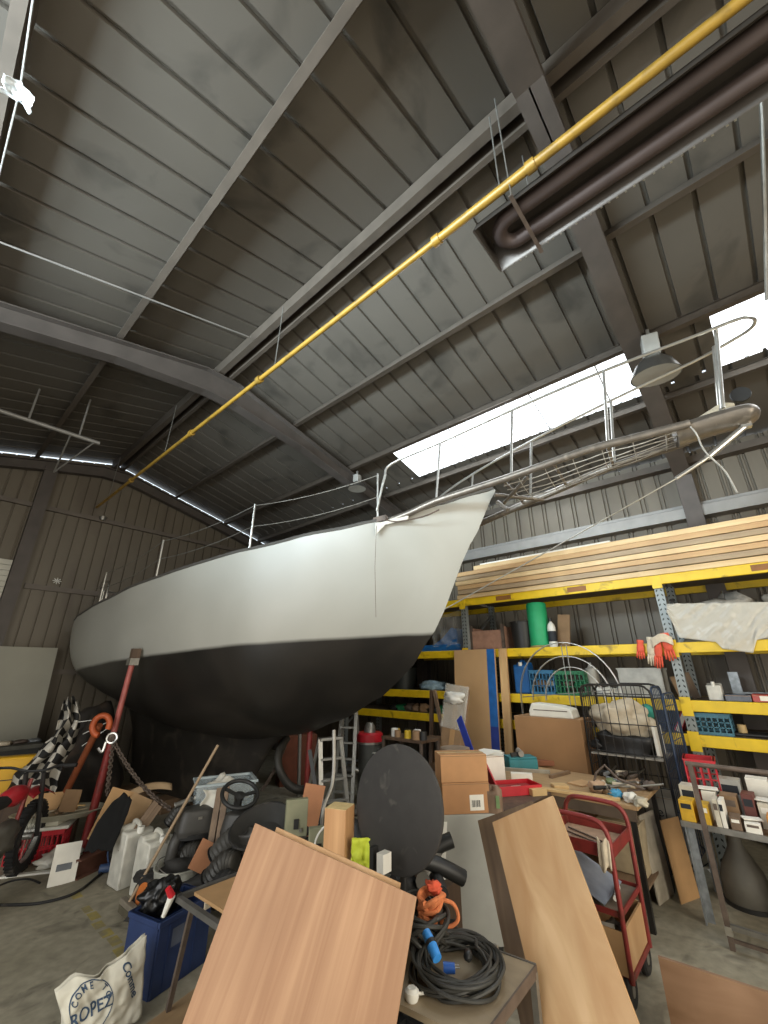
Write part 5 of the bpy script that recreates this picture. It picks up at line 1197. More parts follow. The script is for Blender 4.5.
# ------------------------------------------------------------------ MID GROUND UNDER THE BOW
q = gz(369, 803)
t = T('dust_extractor', 'grey drum dust extractor with a red collar under the bow', 'vacuum', (q.x, q.y, 0), fc(q, 5))
P('drum', B().lathe([(0, .10), (.17, .10), (.175, .13), (.175, .80), (0, .80)], n=30), mat('vac_grey', '5e5f5a', .45, .3, .15), t, sm=1)
P('red_collar', B().lathe([(.178, .80), (.20, .80), (.20, .90), (.178, .92), (0, .92)], n=30), redpl, t, sm=1); P('pale_band', B().lathe([(.18, .77), (.19, .77), (.19, .80), (.18, .80)], n=30), bright, t, sm=1)
P('motor_head', B().lathe([(.09, .92), (.08, 1.0), (.05, 1.05), (0, 1.06)], n=24), steel, t, sm=1)
P('handle', B().tube([(.03, -.18, .66), (.03, -.21, .67), (.13, -.20, .67), (.13, -.16, .66)], .008, 6), white, t)
for a in (.4, 2.5, 4.6): P('castor', B().cyl((.14*math.cos(a), .14*math.sin(a), .04), (.14*math.cos(a), .14*math.sin(a) + .03, .04), .04).cyl((.14*math.cos(a), .14*math.sin(a) + .015, .05), (.14*math.cos(a), .14*math.sin(a) + .015, .11), .01), blackp, t)
P('hose_inlet', B().cyl((-.17, -.04, .42), (-.25, -.06, .44), .035), bright, t, sm=1)
hz0 = V((q.x, q.y, 0)) + Matrix.Rotation(fc(q, 5), 3, 'Z') @ V((-.25, -.06, .44))
hp_ = [hz0, hz0 + V((-.18, .14, -.02)), gd(322, 780, 6.6), gd(312, 786, 6.2), gd(300, 790, 6.0), gd(288, 784, 6.0), gd(279, 768, 6.0), gd(279, 752, 6.1), gd(287, 738, 6.3)]
S('flexible_hose', B().tube(smooth(hp_, 6), .048, 12), mat('hose_dark', '3c3a35', .5, 0, .2), 'thick dark flexible hose curving from the dust extractor under the hull', 'hose', sm=1)
def post(label, x, y0, y1, D, r_, m, name='post', cat='post'):
    a = gd(x, y1, D); return S(name, B().cyl((a.x, a.y, 0), (a.x, a.y, gd(x, y0, D).z), r_, n=12), m, label, cat, sm=1)
post('thin red prop post standing under the hull forefoot', 306, 728, 800, 5.9, .035, redm, 'prop_post')
def ladder(label, x, y, D, w, h, n, m, rz, tilt, A=True):
    q = gd(x, y, D); t = T('step_ladder' if A else 'ladder', label, 'ladder', (q.x, q.y, 0), fc(q, rz))
    for s in (-1, 1): P('stile', B().beam((s*w/2, -tilt, 0), (s*w*.38, 0, h), .05, .022), m, t)
    for k in range(n): z = h*(k + 1)/(n + 1); kx = w/2 - (w*.12)*z/h; P('step', B().box((0, -tilt*(1 - z/h), z), (kx*2, .07, .02)), m, t)
    if A:
        for s in (-1, 1): P('rear_leg', B().beam((s*w/2, tilt*1.4, 0), (s*w*.38, .03, h), .03, .02), m, t)
        P('top_cap', B().box((0, 0, h), (w*.82, .1, .03)), m, t, bev=.005)
    return t
alu = mat('aluminium', 'a8a69e', .4, .5, .1, 12)
ladder('aluminium step ladder under the bow beside the dust extractor', 328, 800, 5.75, .36, 1.02, 4, alu, 25, .28)
ladder('second narrower aluminium step ladder behind the first under the bow', 347, 790, 7.0, .30, 1.2, 5, alu, -20, .2)
q = gd(276, 745, 7.4)
t = T('white_trestle', 'white tubular trestle under the keel behind the thick hose', 'trestle', (q.x, q.y, 0), fc(q, 20))
P('top_rail', B().cyl((-.35, 0, .86), (.45, .0, .93), .035), white, t, sm=1)
for x, dx in ((-.3, -.06), (.38, .05)): P('leg', B().cyl((x, 0, .87), (x + dx, 0, 0), .028), alu, t, sm=1)
carton('reddish brown crate on the floor behind the red prop post', (gd(297, 750, 8.4).x, gd(297, 750, 8.4).y, 0), fc(q, 10), .6, .4, .75, mat('crate_redbrown', '7c4630', .8, 0, .2), False, name='wooden_crate')
lean('black bar leaning beside the orange brown plywood offcut', 322, 830, 4.3, .035, .62, blackp, 0, -.25, -.25, 'black_bar', .03, 'bar')
q = gd(347, 818, 4.6)
S('scrap_tube', B().tube(smooth([q + V((-.1, .25, -.05)), q + V((.1, .1, .0)), q + V((.35, -.15, .02))], 4), .035, 10), MATS['motor_grey'], 'grey scrap tube lying behind the pine block', 'tube', sm=1)
S('scrap_stand', B().blob((0, 0, .2), (.3, .25, .34), 22, .2, 2, 3, True), blackp, 'dark pile of parts on the floor behind the pine block', 'heap', loc=(q.x, q.y, 0), sm='all')
t = T('thin_conduit_post', 'bent grey conduit pipe standing behind the pine block', 'pipe', (gd(330, 800, 4.2).x, gd(330, 800, 4.2).y, 0))
P('conduit_pipe', B().tube(smooth([V((gd(330, 850, 4.2).x, gd(330, 850, 4.2).y, 0)), gd(322, 820, 4.2), gd(333, 780, 4.3), gd(334, 730, 4.4)], 6), .018, 8), steel, t, True, sm=1)
# low workbench with yellow bits behind, far left of rack
q = gd(412, 740, 6.0)
t = T('small_bench', 'small dark bench with tins and yellow bits before the left rack bay', 'bench', (q.x, q.y, 0), RRX)
P('bench_top', B().bb((-.35, -.2, .97), (.3, .2, 1.0)), darkw, t)
for x in (-.33, .28):
    for y in (-.18, .18): P('leg', B().bb((x - .015, y - .015, 0), (x + .015, y + .015, .97)), rustst, t)
r = random.Random(77)
for k in range(8):
    p_ = V((q.x + r.uniform(-.15, .12), q.y + .3 - k*.08, 1.0)); s = .03 + .02*r.random()
    S('small_tin', B().lathe([(0, 0), (s, 0), (s, s*2), (0, s*2)], n=14), [MATS['sticker_yellow'], white, cardd, blackp][k % 4], ['yellow', 'white', 'brown', 'black', 'pale yellow', 'off white', 'tan', 'dark'][k] + ' small tin on the dark bench before the left rack bay, ' + ['leftmost', 'second from left', 'third from left', 'fourth from left', 'fourth from right', 'third from right', 'second from right', 'rightmost'][k], 'tin', 'tins on the small bench', loc=p_, sm=1)

# ------------------------------------------------------------------ LEFT SIDE
# painted line on the floor
lm = mat('line_paint', '9b8c4e', .8, 0, .2, 14, ('7b7460', .5))
b = B(); r = random.Random(4)
for k in range(9):
    y = 3.6 + k*.16
    if k in (7,): continue
    b.bb((1.55 + r.uniform(-.01, .01), y, 0), (1.62 + r.uniform(-.01, .01), y + .10 + r.uniform(0, .04), .0015))
o = ST('trim_floor_line', b, lm)
# floor expansion of black cable
S('floor_hose', B().tube(smooth([gz(-30, 905, .012), gz(0, 905, .012), gz(40, 903, .012), gz(75, 893, .012), gz(98, 876, .012), gz(108, 868, .012)], 6), .011, 8), blackr, 'black hose running across the floor from the left edge to the blue fitting', 'hose', sm=1)
S('power_cord', B().tube(smooth([gz(-20, 895, .008), gz(8, 882, .008), gz(28, 879, .008), gz(40, 883, .008)], 6), .008, 8), blackr, 'short black cord curling on the floor beside the motorbike wheel', 'cord', sm=1)
q = gz(107, 873)
t = T('blue_fitting', 'dark blue hose fitting at the end of the floor hose', 'fitting', q, -.5); P('fitting_body', B().cyl((-.07, 0, .04), (.07, 0, .04), .035), mat('fit_blue', '34486a', .5), t, sm=1); P('clip', B().tube(smooth([(0, 0, .07), (-.03, .02, .16), (.0, .05, .24)], 4), .008, 6), mat('fit_blue'  , '34486a'), t, sm=1)
# motorbike at the left edge
q = gz(18, 873)
t = T('motorbike', 'small red dirt bike with a knobbly front wheel cut off at the left edge', 'motorbike', (q.x, q.y, 0), math.radians(-123.5))
wr = .29
P('front_tyre', B().lathe([(.21, -.035), (.255, -.045), (.285, -.03), (.29, 0), (.285, .03), (.255, .045), (.21, .035)], (0, 0, wr), 40, Matrix.Rotation(PI/2, 3, 'X')), blackr, t, sm=1)
b = B()
for k in range(40):
    a = 2*PI*k/40
    b.box((wr*.995*math.cos(a), 0, wr + wr*.995*math.sin(a)), (.025, .07, .02), Matrix.Rotation(-a, 3, 'Y'))
o = P('tread', b, blackr, t)
P('rim', B().lathe([(.205, -.02), (.215, -.02), (.215, .02), (.205, .02)], (0, 0, wr), 40, Matrix.Rotation(PI/2, 3, 'X')), steel, t, sm=1)
b = B()
for k in range(18): a = 2*PI*k/18; b.cyl((.02*math.cos(a), .015*(-1)**k, wr + .02*math.sin(a)), (.21*math.cos(a + .2), 0, wr + .21*math.sin(a + .2)), .002, n=5)
P('spokes', b, steel, t); P('hub', B().cyl((0, -.05, wr), (0, .05, wr), .03), steel, t, sm=1)
for s in (-1, 1): P('fork_leg', B().cyl((0, s*.075, wr), (.20, s*.075, .86), .02), mat('fork_grey', '4b4a4a', .4, .5), t, sm=1)
P('fork_guard', B().bb((.02, -.10, .36), (.10, -.085, .60)), redm, t, bev=.01)
P('front_fender', B().grid(lambda u, v: (-.22 + .5*u, (v - .5)*.15, .63 + .10*math.sin(u*2.2) - .05*abs(v - .5)*2), 12, 6), mat('bike_red', 'a5252c', .35, 0, .1), t, sm='all', solid=.006)
P('handlebar', B().tube(smooth([(.30, -.36, .93), (.24, -.2, .92), (.2, -.08, .88), (.2, .08, .88), (.24, .2, .92), (.30, .36, .93)], 4), .012, 8), blackp, t, sm=1)
for s in (-1, 1): P('grip', B().cyl((.285, s*.27, .925), (.305, s*.38, .93), .018), blackr, t, sm=1)
P('fuel_tank', B().blob((.50, 0, .74), (.17, .09, .08), 2, .1), MATS['bike_red'], t, sm='all'); P('engine', B().blob((.50, 0, .42), (.15, .10, .14), 5, .25), MATS['motor_grey'], t, sm='all')
P('seat', B().blob((.85, 0, .74), (.26, .09, .05), 3, .1), blackr, t, sm='all'); P('frame_tube', B().tube([(.24, 0, .82), (.35, 0, .40), (.62, 0, .28), (.8, 0, .7)], .018, 8), redm, t, sm=1)
P('rear_tyre', B().lathe([(.2, -.04), (.27, -.04), (.285, 0), (.27, .04), (.2, .04)], (1.05, 0, .285), 36, Matrix.Rotation(PI/2, 3, 'X')), blackr, t, sm=1); P('swing_arm', B().beam((.6, .0, .32), (1.05, 0, .285), .10, .04), steel, t)
# end wall corner: leaning white board, dark cabinet, yellow case
bl0, bl1 = V((.80, 9.1, 0)), V((1.80, 9.2, 0)); tp = gy(4, 645, 9.5); tp2 = gy(58, 648, 9.5)
board('large pale grey board leaning against the end wall by the roller door', V((tp.x - .35, 9.15, 0)), V((tp2.x, 9.15, 0)), V((tp.x - .35, 9.5, tp2.z)), .02, mat('board_pale', 'a3a091', .7, 0, .06, 2), 'leaning_board')
q = gz(20, 790)
t = T('dark_cabinet', 'low dark cabinet with a worn grey top in front of the pale board', 'cabinet', (1.5, 8.4, 0), 0)
P('cabinet_body', B().bb((-.75, -.3, 0), (.22, .3, .78)), mat('cab_dark', '373632', .7, 0, .2), t); P('cabinet_top', B().bb((-.78, -.33, .78), (.25, .33, .83)), mat('cab_top', '5a584f', .8, 0, .3, 8), t)
for k in range(5): S('top_clutter', B().blob((0, 0, .02), (.10, .08, .035), k + 5, .4, 2.2, 2, True), [oldw, blackp, glw, rustst, galv][k], ['brown', 'black', 'cream', 'brown grey', 'silvery'][k] + ' scrap on top of the low dark cabinet', 'scrap', 'scraps on the dark cabinet', loc=(1.0 + k*.17, 8.2 + .03*k, .83), sm='all')
q = gd(10, 798, 6.9)
t = T('yellow_case', 'yellow plastic case with a black catch standing before the dark cabinet', 'case', (q.x, q.y, max(0, q.z)), fc(q, -8))
P('case_body', B().bb((-.30, -.09, 0), (.17, .09, .42)), mat('case_yellow', 'd9a50e', .4, 0, .12, 6), t, bev=.035); P('case_seam', B().bb((-.29, -.093, .19), (.16, -.089, .2)), blackp, t)
P('catch', B().bb((.03, -.10, .12), (.06, -.088, .30)).bb((.075, -.10, .14), (.095, -.088, .28)), blackp, t)
S('case_stand', B().bb((-.32, -.12, 0), (.2, .12, max(.05, q.z - .002))), darkw, 'dark box under the yellow case', 'box', loc=(q.x, q.y, 0), rz=fc(q, -8)) if q.z > .06 else None
# heap of dark tarpaulin under the counter, chequered cloth over it
q = gz(95, 800)
tarp = mat('tarp_dark', '29241f', .75, 0, .4, 4, ('4a3a2c', .3))
S('tarpaulin_heap', B().blob((0, 0, .42), (.46, .45, .80), 9, .28, 2.4, 4, True), tarp, 'tall heap of dark tarpaulin under the stern of the yacht', 'tarpaulin', loc=(2.2, 7.75, 0), rz=.4, sm='all')
m, nt, bs = _bsdf('chequer_cloth', .8, 0)
at_ = nt.nodes.new('ShaderNodeUVMap'); ck = nt.nodes.new('ShaderNodeTexChecker'); nt.links.new(at_.outputs[0], ck.inputs[0]); ck.inputs['Scale'].default_value = 1
ck.inputs[1].default_value = (*hx('b9b4a8'), 1); ck.inputs[2].default_value = (*hx('1d1c1b'), 1); nt.links.new(ck.outputs[0], bs.inputs['Base Color'])
NU_, NV_ = 26, 44
def flag(u, v):
    cx = 71 - 34*v + 7*math.sin(v*5); wd = 13 + 36*v; x = cx + (u - .5)*wd + 4*noise.noise(V((u*4, v*7, 1))); y = 700 + 92*v + 7*noise.noise(V((u*5, v*4, 6)))
    fold = math.sin(u*13 + v*3)*.5 + .5
    return gd(x, y, 6.5 + .22*fold + .10*noise.noise(V((u*3, v*6, 0))))
b = B().grid(flag, NU_, NV_)
o = S('chequered_flag', b, m, 'black and white chequered flag draped down the tarpaulin heap', 'flag', sm='all', solid=.006)
uv = o.data.uv_layers.new(name='UVMap')
for l in o.data.loops: i = l.vertex_index; uv.data[l.index].uv = ((i//(NV_ + 1))/NU_*6, (i % (NV_ + 1))/NV_*13)
for k in range(3):
    p_ = gd(78 + k*5 - 6*(k == 2), 722 + k*12, 6.5); S('thin_strip', B().beam(p_, p_ + V((.16 + .05*k, -.1, .02 + .10*k)), .012, .006), white, ['upper', 'middle', 'lower'][k] + ' thin white strip lying on the tarpaulin heap right of the flag', 'strip')
# red prop with orange clamp and chain
foot = gz(82, 853); topw = gd(133, 660, 6.15); topw2 = topw
t = T('red_prop', 'long red steel prop leaning up against the hull', 'prop', (foot.x, foot.y, 0))
md_ = lerp(foot, topw, .56)
P('outer_tube', B().cyl(foot, md_, .041, n=16), redm, t, True, sm=1); P('inner_tube', B().cyl(md_, topw, .032, n=16), mat('prop_pink', 'a1564e', .5, .1, .2), t, True, sm=1)
P('collar', B().cyl(lerp(foot, topw, .54), lerp(foot, topw, .585), .058, n=16), rustst, t, True, sm=1); P('foot_plate', B().bb((foot.x - .09, foot.y - .09, 0), (foot.x + .09, foot.y + .09, .012)), redm, t, True)
P('head_pad', B().box(topw + V((.03, .05, .06)), (.10, .07, .15)), darkw, t, True); P('head_fork', B().box(topw + V((0, 0, -.02)), (.10, .12, .08)), steel, t, True)
c_ = gd(104, 726, 6.0); f2 = gz(66, 800)
t = T('orange_strut', 'orange rusty diagonal strut with a ring hook behind the red prop', 'strut', (gd(68, 790, 6.6).x, gd(68, 790, 6.6).y, 0))
e0 = gd(62, 800, 6.6); P('strut_tube', B().cyl(c_ + V((0, .15, 0)), V((e0.x, e0.y, max(.02, e0.z))), .035, n=12), mat('strut_rust', '8a4a2a', .7, .2, .3, 10), t, True, sm=1)
P('ring_hook', B().tube([c_ + V((0, .10, 0)) + V((.085*math.cos(a)*.8, -.085*math.cos(a)*.6, .10*math.sin(a))) for a in [2*PI*j/20*.85 - .4 for j in range(20)]], .032, 10), orange, t, True, sm=1)
if e0.z > .05: P('strut_foot', B().cyl(V((e0.x, e0.y, 0)), V((e0.x, e0.y, e0.z)), .035), rustst, t, True)
def chain(name, label, p, q, sag, n, r_=.006, L=.03, m=steel):
    t = T(name, label, 'chain', V(p)); pts = []
    for k in range(n): s = (k + .5)/n; pts.append(lerp(p, q, s) - V((0, 0, sag*4*s*(1 - s))))
    for k, c in enumerate(pts):
        d = (pts[min(k+1, n-1)] - pts[max(k-1, 0)]).normalized(); u, v = frame(d); s_ = u if k % 2 else v; l = (V(q) - V(p)).length/n*.78
        loop = [c + d*(l*math.cos(a)) + s_*(L*.6*math.sin(a)) for a in [2*PI*j/10 for j in range(10)]]
        P('link', B().tube(loop, r_, 5, True), m, t, True, sm=1)
    return t
chain('support_chain', 'heavy chain slanting from the red prop down to the black cowling', gd(112, 738, 5.9), gd(172, 810, 5.25), .08, 34, .007, .032, rustst)
chain('support_chain', 'short chain hanging straight down beside the red prop', gd(113, 742, 5.88), gd(107, 795, 5.88), 0, 18, .007, .03, rustst)
chain('support_chain', 'slack chain under the forward part of the hull', gd(286, 745, 6.3), gd(262, 790, 5.9), .04, 24, .007, .03, rustst)
t = T('shackle', 'bright shackle and hook where the chains meet the red prop', 'shackle', gd(112, 738, 5.85)); P('shackle_bow', B().tube([gd(112, 738, 5.85) + V((.04*math.cos(a), -.03*math.cos(a), .05*math.sin(a))) for a in [2*PI*j/14 for j in range(14)]], .012, 6, True), bright, t, True, sm=1); P('hook', B().tube(smooth([gd(106, 742, 5.85), gd(102, 752, 5.85), gd(98, 748, 5.85)], 5), .014, 6), bright, t, True, sm=1)
# steel I beam on the floor, in front of prop
a0, a1 = gz(72, 880, .0), gz(122, 856, .0); dd = (a1 - a0).normalized(); a1 = a1 + dd*.25; nn_ = V((-dd.y, dd.x, 0))
b = B(); h_ = .15
for z in (.0, h_ - .012): b.beam(a0 + V((0, 0, z + .006)), a1 + V((0, 0, z + .006)), .12, .012)
b.beam(a0 + V((0, 0, h_/2)), a1 + V((0, 0, h_/2)), .010, h_ - .02); S('steel_joist', b, mat('beam_rust', '6e4a3c', .6, .3, .25, 10), 'brown red steel I beam lying on the floor at the foot of the red prop', 'beam')
t = T('paper_card', 'white printed card leaning on the end of the steel beam', 'card', gz(60, 885), 0, rot=(-.25, .06, fc(gz(60, 882), 15)))
P('card_sheet', B().bb((-.10, -.002, 0), (.11, .002, .30)), paper, t); P('printed_mark', B().bb((-.06, -.004, .10), (.06, -.0025, .15)), mat('mark_grey', '6b6e72', .7), t)
# red crate with white lids
q = gz(48, 858)
crate('red plastic crate under white lids beside the motorbike wheel', (q.x - .08, q.y + .12, 0), fc(q, -12), .46, .30, .26, redpl, rows=2)
S('white_tray', B().bb((-.27, -.18, 0), (.27, .18, .03)), white, 'flat white lid lying on the red crate', 'tray', loc=(q.x - .08, q.y + .12, .262), rz=fc(q, -12), bev=.01)
S('white_tray', B().bb((-.2, -.15, 0), (.2, .15, .05)), mat('lid_cream', 'c6c2b0', .6), 'smaller cream lid on top of the flat white lid', 'tray', loc=(q.x - .05, q.y + .14, .294), rz=fc(q, -30), bev=.01)
S('paper_heap', B().blob((0, 0, .04), (.20, .12, .07), 6, .4, 2, 3, True), paper, 'crumpled white paper in front of the red crate', 'paper', loc=gz(58, 862), rz=.2, sm='all')
S('white_strip', B().bb((-.35, -.025, 0), (.35, .025, .015)), white, 'long white strip on the floor in front of the red crate', 'strip', loc=gz(45, 873), rz=-.55)
# pale curved tray with cardboard
q = gd(60, 812, 6.35)
t = T('oval_tray', 'pale oval fibreglass tray full of scraps behind the red crate', 'tray', (q.x, q.y, q.z - .04), fc(q, -8))
P('tray_body', B().lathe([(0, 0), (.34, 0), (.43, .05), (.44, .055), (.42, .06), (.33, .014), (0, .014)], (0, 0, 0), 40, None, 2*PI, .55), mat('tray_pale', 'aaa692', .5, 0, .12, 9), t, sm=1)
S('tray_stand', boxlocal(.3, .2, q.z - .045), darkw, 'dark wooden box under the pale oval tray', 'box', loc=(q.x + .10, q.y + .22, 0), rz=fc(q, -8), bev=.01)
lean('brown cardboard flap standing in the oval tray', 50, 812, 6.5, .50, .18, card, -12, -.25, 0, 'cardboard_flap', .006, 'cardboard')
lean('small cardboard piece with a black hole leaning in the oval tray', 66, 812, 6.25, .16, .20, cardd, 15, -.2, .2, 'cardboard_piece', .006, 'cardboard')
for k in range(6): a = k*1.1; S('wood_scrap', B().bb((-.12, -.012, 0), (.12, .012, .012)), [glw, oldw, pine][k % 3], ['pale', 'brown', 'yellow', 'cream', 'dark', 'straw coloured'][k] + ' thin stick among the scraps in the oval tray', 'stick', 'sticks in the oval tray', loc=(q.x + .14*math.cos(a), q.y + .08*math.sin(a), q.z - .02 + k*.013), rz=a)
# black cloth over boards beside the prop
lean('tan board leaning behind the black cloth right of the red prop', 100, 842, 5.45, .24, .42, card, 5, -.3, .35, 'tan_board')
lean('second tan board leaning right of the black cloth', 116, 842, 5.4, .20, .38, mat('board_tan2', 'a68762', .8, 0, .1), -5, -.3, .45, 'tan_board')
for k in range(2): lean(['upper', 'lower'][k] + ' timber batten leaning beside the white canisters', 120 + k*4, 852 + k*4, 5.2, .05, .42, oldz, 0, -.25, .6, 'timber_batten', .04, 'batten')
def bcl(u, v):
    c = [(83, 852), (126, 793), (132, 815), (112, 848)]
    top_ = lerp(gd(124, 792, 5.35), gd(132, 800, 5.3), u); bot = lerp(gd(84, 852, 5.12), gd(112, 850, 5.1), u)
    m_ = lerp(gd(96, 815, 5.22), gd(124, 826, 5.2), u); q = (top_*(1 - v)**2 + m_*2*v*(1 - v) + bot*v*v)
    return q + V((0, 0, .02*noise.noise(V((u*5, v*6, 2)))))
S('black_cloth', B().grid(bcl, 14, 20), mat('cloth_black', '060606', .95), 'black cloth draped over the tan boards right of the red prop', 'cloth', sm='all', solid=.01)
S('curved_veneer', B().grid(lambda u, v: gd(104 + 68*u, 808 - 26*math.sin(u*1.9) + 7*v, 5.65 - .05*v), 20, 3), mat('veneer_tan', 'b29672', .7, 0, .1), 'long curved strip of pale veneer under the stern', 'strip', sm='all', solid=.006)
S('veneer_rest', B().blob((0, 0, .10), (.2, .15, .18), 3, .3, 2, 3, True), tarp, 'dark bundle on the floor supporting the curved veneer strip', 'bundle', loc=(gd(130, 800, 5.95).x, gd(130, 800, 5.95).y, 0), sm='all')
# white jerrycans
q = gz(131, 890); r0 = fc(q, 28)
jerrycan('white plastic canister, the one nearer the wooden board of the pair', V((gz(126, 883).x, gz(126, 883).y, 0)), r0, .25, .22, .48, MATS['canister_white'])
q2 = gz(149, 893); jerrycan('white plastic canister, the one nearer the broom of the pair', V((q2.x, q2.y, 0)), r0, .25, .22, .46, mat('canister_white2', 'cfccbf', .4))
# push broom
h0 = gz(127, 912, .03); h1 = gd(218, 745, 4.72)
t = T('push_broom', 'push broom with a long wooden handle leaning across the scrap', 'broom', (h0.x, h0.y, 0))
dz = V((h1.x - h0.x, h1.y - h0.y, 0)).normalized(); sd = (gz(133, 917) - gz(118, 903)).normalized()
P('broom_head', B().beam(h0 - sd*.12 + V((0, 0, .045)), h0 + sd*.12 + V((0, 0, .045)), .05, .04), mat('broom_head', '7c7364', .8), t, True, bev=.008); P('bristles', B().beam(h0 - sd*.115 + V((0, 0, .0)), h0 + sd*.115 + V((0, 0, .0)), .045, .05), mat('bristle', '57503f', .9), t, True)
P('handle', B().cyl(h0 + V((0, 0, .05)), h1, .013, n=10), mat('handle_wood', '9b8468', .6, 0, .15), t, True, sm=1)
# bucket and wheel
q = gz(173, 912); o = bucket('dented galvanised bucket beside the white canisters', (q.x, q.y, 0), .15, .19, .31, mat('bucket_zinc', 'b0afa3', .5, .2, .25, 18), None, 'steel_bucket', True, False, 1.0)
q = gz(143, 916); 
t = T('barrow_wheel', 'small rubber wheel with an orange rim leaning on the galvanised bucket', 'wheel', (q.x, q.y, .13), rot=(PI/2 - .1, 0, fc(q, -48)))
P('tyre', B().lathe([(.085, -.03), (.115, -.035), (.13, 0), (.115, .035), (.085, .03)], n=30), blackr, t, sm=1); P('rim', B().lathe([(.03, -.02), (.088, -.028), (.088, .028), (.03, .02)], n=30), mat('rim_orange', 'bd6a2c', .5), t, sm=1); P('hub', B().cyl((0, 0, -.03), (0, 0, .03), .03), steel, t, sm=1)
# blue container with black bag
c0_, c1_ = gz(148, 1002), gz(204, 962); ux = (c1_ - c0_); L_ = ux.length; ux.normalize(); uy = V((-ux.y, ux.x, 0)); cen = c0_ + ux*L_/2 + uy*.14
t = T('blue_container', 'dark blue plastic container holding a black bag behind the large plywood', 'container', (cen.x, cen.y, 0), math.atan2(ux.y, ux.x))
bm_ = mat('container_blue', '26375f', .45, 0, .15, 9)
b = B(); k = .008; w2, d2, H_ = L_/2, .14, .36
b.bb((-w2, -d2, 0), (w2, d2, .01))
for s in (-1, 1): b.bb((-w2, s*d2 - k, 0), (w2, s*d2 + k, H_)).bb((s*w2 - k, -d2, 0), (s*w2 + k, d2, H_))
P('container_body', b, bm_, t, bev=.004)
b = B()
for s in (-1, 1): b.bb((-w2 - .012, s*d2 - .016, H_ - .03), (w2 + .012, s*d2 + .016, H_)).bb((s*w2 - .016, -d2, H_ - .03), (s*w2 + .016, d2, H_))
P('rim', b, bm_, t, bev=.004)
for x in (-.12, .08): P('panel_rib', B().bb((x - .006, -d2 - .012, .02), (x + .006, -d2 - .006, H_ - .04)), bm_, t)
P('grey_label', B().bb((-.10, -d2 - .010, .2), (-.0, -d2 - .0085, .29)), mat('label_grey', '5b6374', .6), t)
P('tag', B().bb((.12, -d2 - .03, .30), (.19, -d2 - .017, .36)), glw, t)
S('black_bin_bag', B().blob((0, 0, .05), (.12, .09, .10), 12, .3, 2.4, 4, False), mat('binbag', '131313', .3, 0, .1), 'shiny black bag bulging out of the blue container', 'bag', loc=(cen.x - .07, cen.y + .03, .35), sm='all')
p_ = gd(173, 893, 3.25); t = T('red_white_bottle', 'small red and white bottle lying on the black bag', 'bottle', p_, .3, rot=(.35, .15, 0)); P('white_body', B().cyl((0, 0, -.12), (0, 0, -.015), .012, .02), white, t, sm=1); P('red_cap', B().cyl((0, 0, -.015), (-.035, .015, .02), .02, .016), redpl, t, sm=1)
# steel stool frame with wooden top
tz = .56; s0, s1, s2 = gz(178, 898, tz), gz(222, 928, tz), gz(246, 872, tz)
t = T('steel_trestle', 'rusty square steel stool frame with a wooden top at the large plywood edge', 'stool', (s0.x, s0.y, 0))
s3 = s1 + (s2 - s0)
for a, bq in ((s0, s1), (s0, s2), (s1, s3), (s2, s3)): P('top_rail', B().beam(a, bq, .028, .028), MATS['rail_steel'], t, True)
P('wood_top', B().prism([(.16, .12), (.95, .12), (.95, .9), (.16, .9)], s0 + V((0, 0, .015)), s1 - s0, s2 - s0, V((0, 0, .016))), card, t, True)
lg = gz(168, 1010, .075)
for a, f in ((lerp(s0, s1, .35), lg), (lerp(s1, s0, .02), None), (s2, None), (s3, None)):
    P('leg', B().beam(a, f if f else V((a.x, a.y, 0)), .024, .024), rustst, t, True)
# planks at the very bottom left
a, c_ = gz(137, 1030, .07), gz(222, 968, .07); board_u = (c_ - a).normalized()
P0 = a - board_u*.25; P1 = c_ + board_u*.1; side = V((board_u.y, -board_u.x, 0))*.24
S('rough_plank', B().prism([(0, 0), (1, 0), (1, 1), (0, 1)], P0, P1 - P0, side, V((0, 0, -.035))), wood('plank_rough', '8e7454', 'a98d69', (.4, .4, 1), 14), 'rough brown plank raised off the floor at the bottom left', 'plank', bev=.004)
for k, s in enumerate((.15, .75)): pq = lerp(P0, P1, s) + side*.5; S('plank_block', B().box((0, 0, .0165), (.08, .2, .033)), oldw, ['left', 'right'][k] + ' block under the rough brown plank', 'block', 'blocks under the rough plank', loc=(pq.x, pq.y, 0), rz=math.atan2(side.y, side.x) + PI/2)
# printed sack
O_ = gz(50, 1062, .03); DS = math.hypot(O_.x, O_.y)
pr_ = gd(142, 1010, DS + .12); su = V((pr_.x - O_.x, pr_.y - O_.y, 0)); SW = su.length; su.normalize()
sn = V((su.y, -su.x, 0)); sv = (V((0, 0, 1)) - sn*.35).normalized(); SHH = gd(100, 972, DS + .1).z*1.06
def outl(u): return interp([(0, .82), (.2, .94), (.42, .84), (.6, .90), (.85, 1.02), (1, 1.12)], u)
def sackp(u, v, off=0):
    x = u*SW + .03*math.sin(v*4)*(1 - u) ; y = v*SHH*outl(u)
    bul = .05*math.sin(PI*min(1, max(0, u)))**.6*math.sin(PI*min(1, max(0, v*.9 + .05)))**.6
    w = .035*noise.noise(V((u*4, v*3, 3))) + .016*noise.noise(V((u*10, v*8, 8)))
    return O_ + su*x + sv*y + (sn)*(bul + w + off)
t = T('printed_sack', 'crumpled white sack with lettering in a blue ring at the bottom left', 'sack', (O_.x, O_.y, 0))
sackm = mat('sack_white', 'c9c4b3', .8, 0, .08, 12, None, .2)
b = B().grid(lambda u, v: sackp(u, v), 40, 30); b2 = B().grid(lambda u, v: sackp(u, v)*1 - sn*(.03 + .10*math.sin(PI*u)*math.sin(PI*v)), 20, 16)
P('sack_front', b, sackm, t, True, sm='all', solid=.003); P('sack_back', b2, sackm, t, True, sm='all', solid=.003)
prn = mat('print_blue', '33475e', .7, 0, .1)
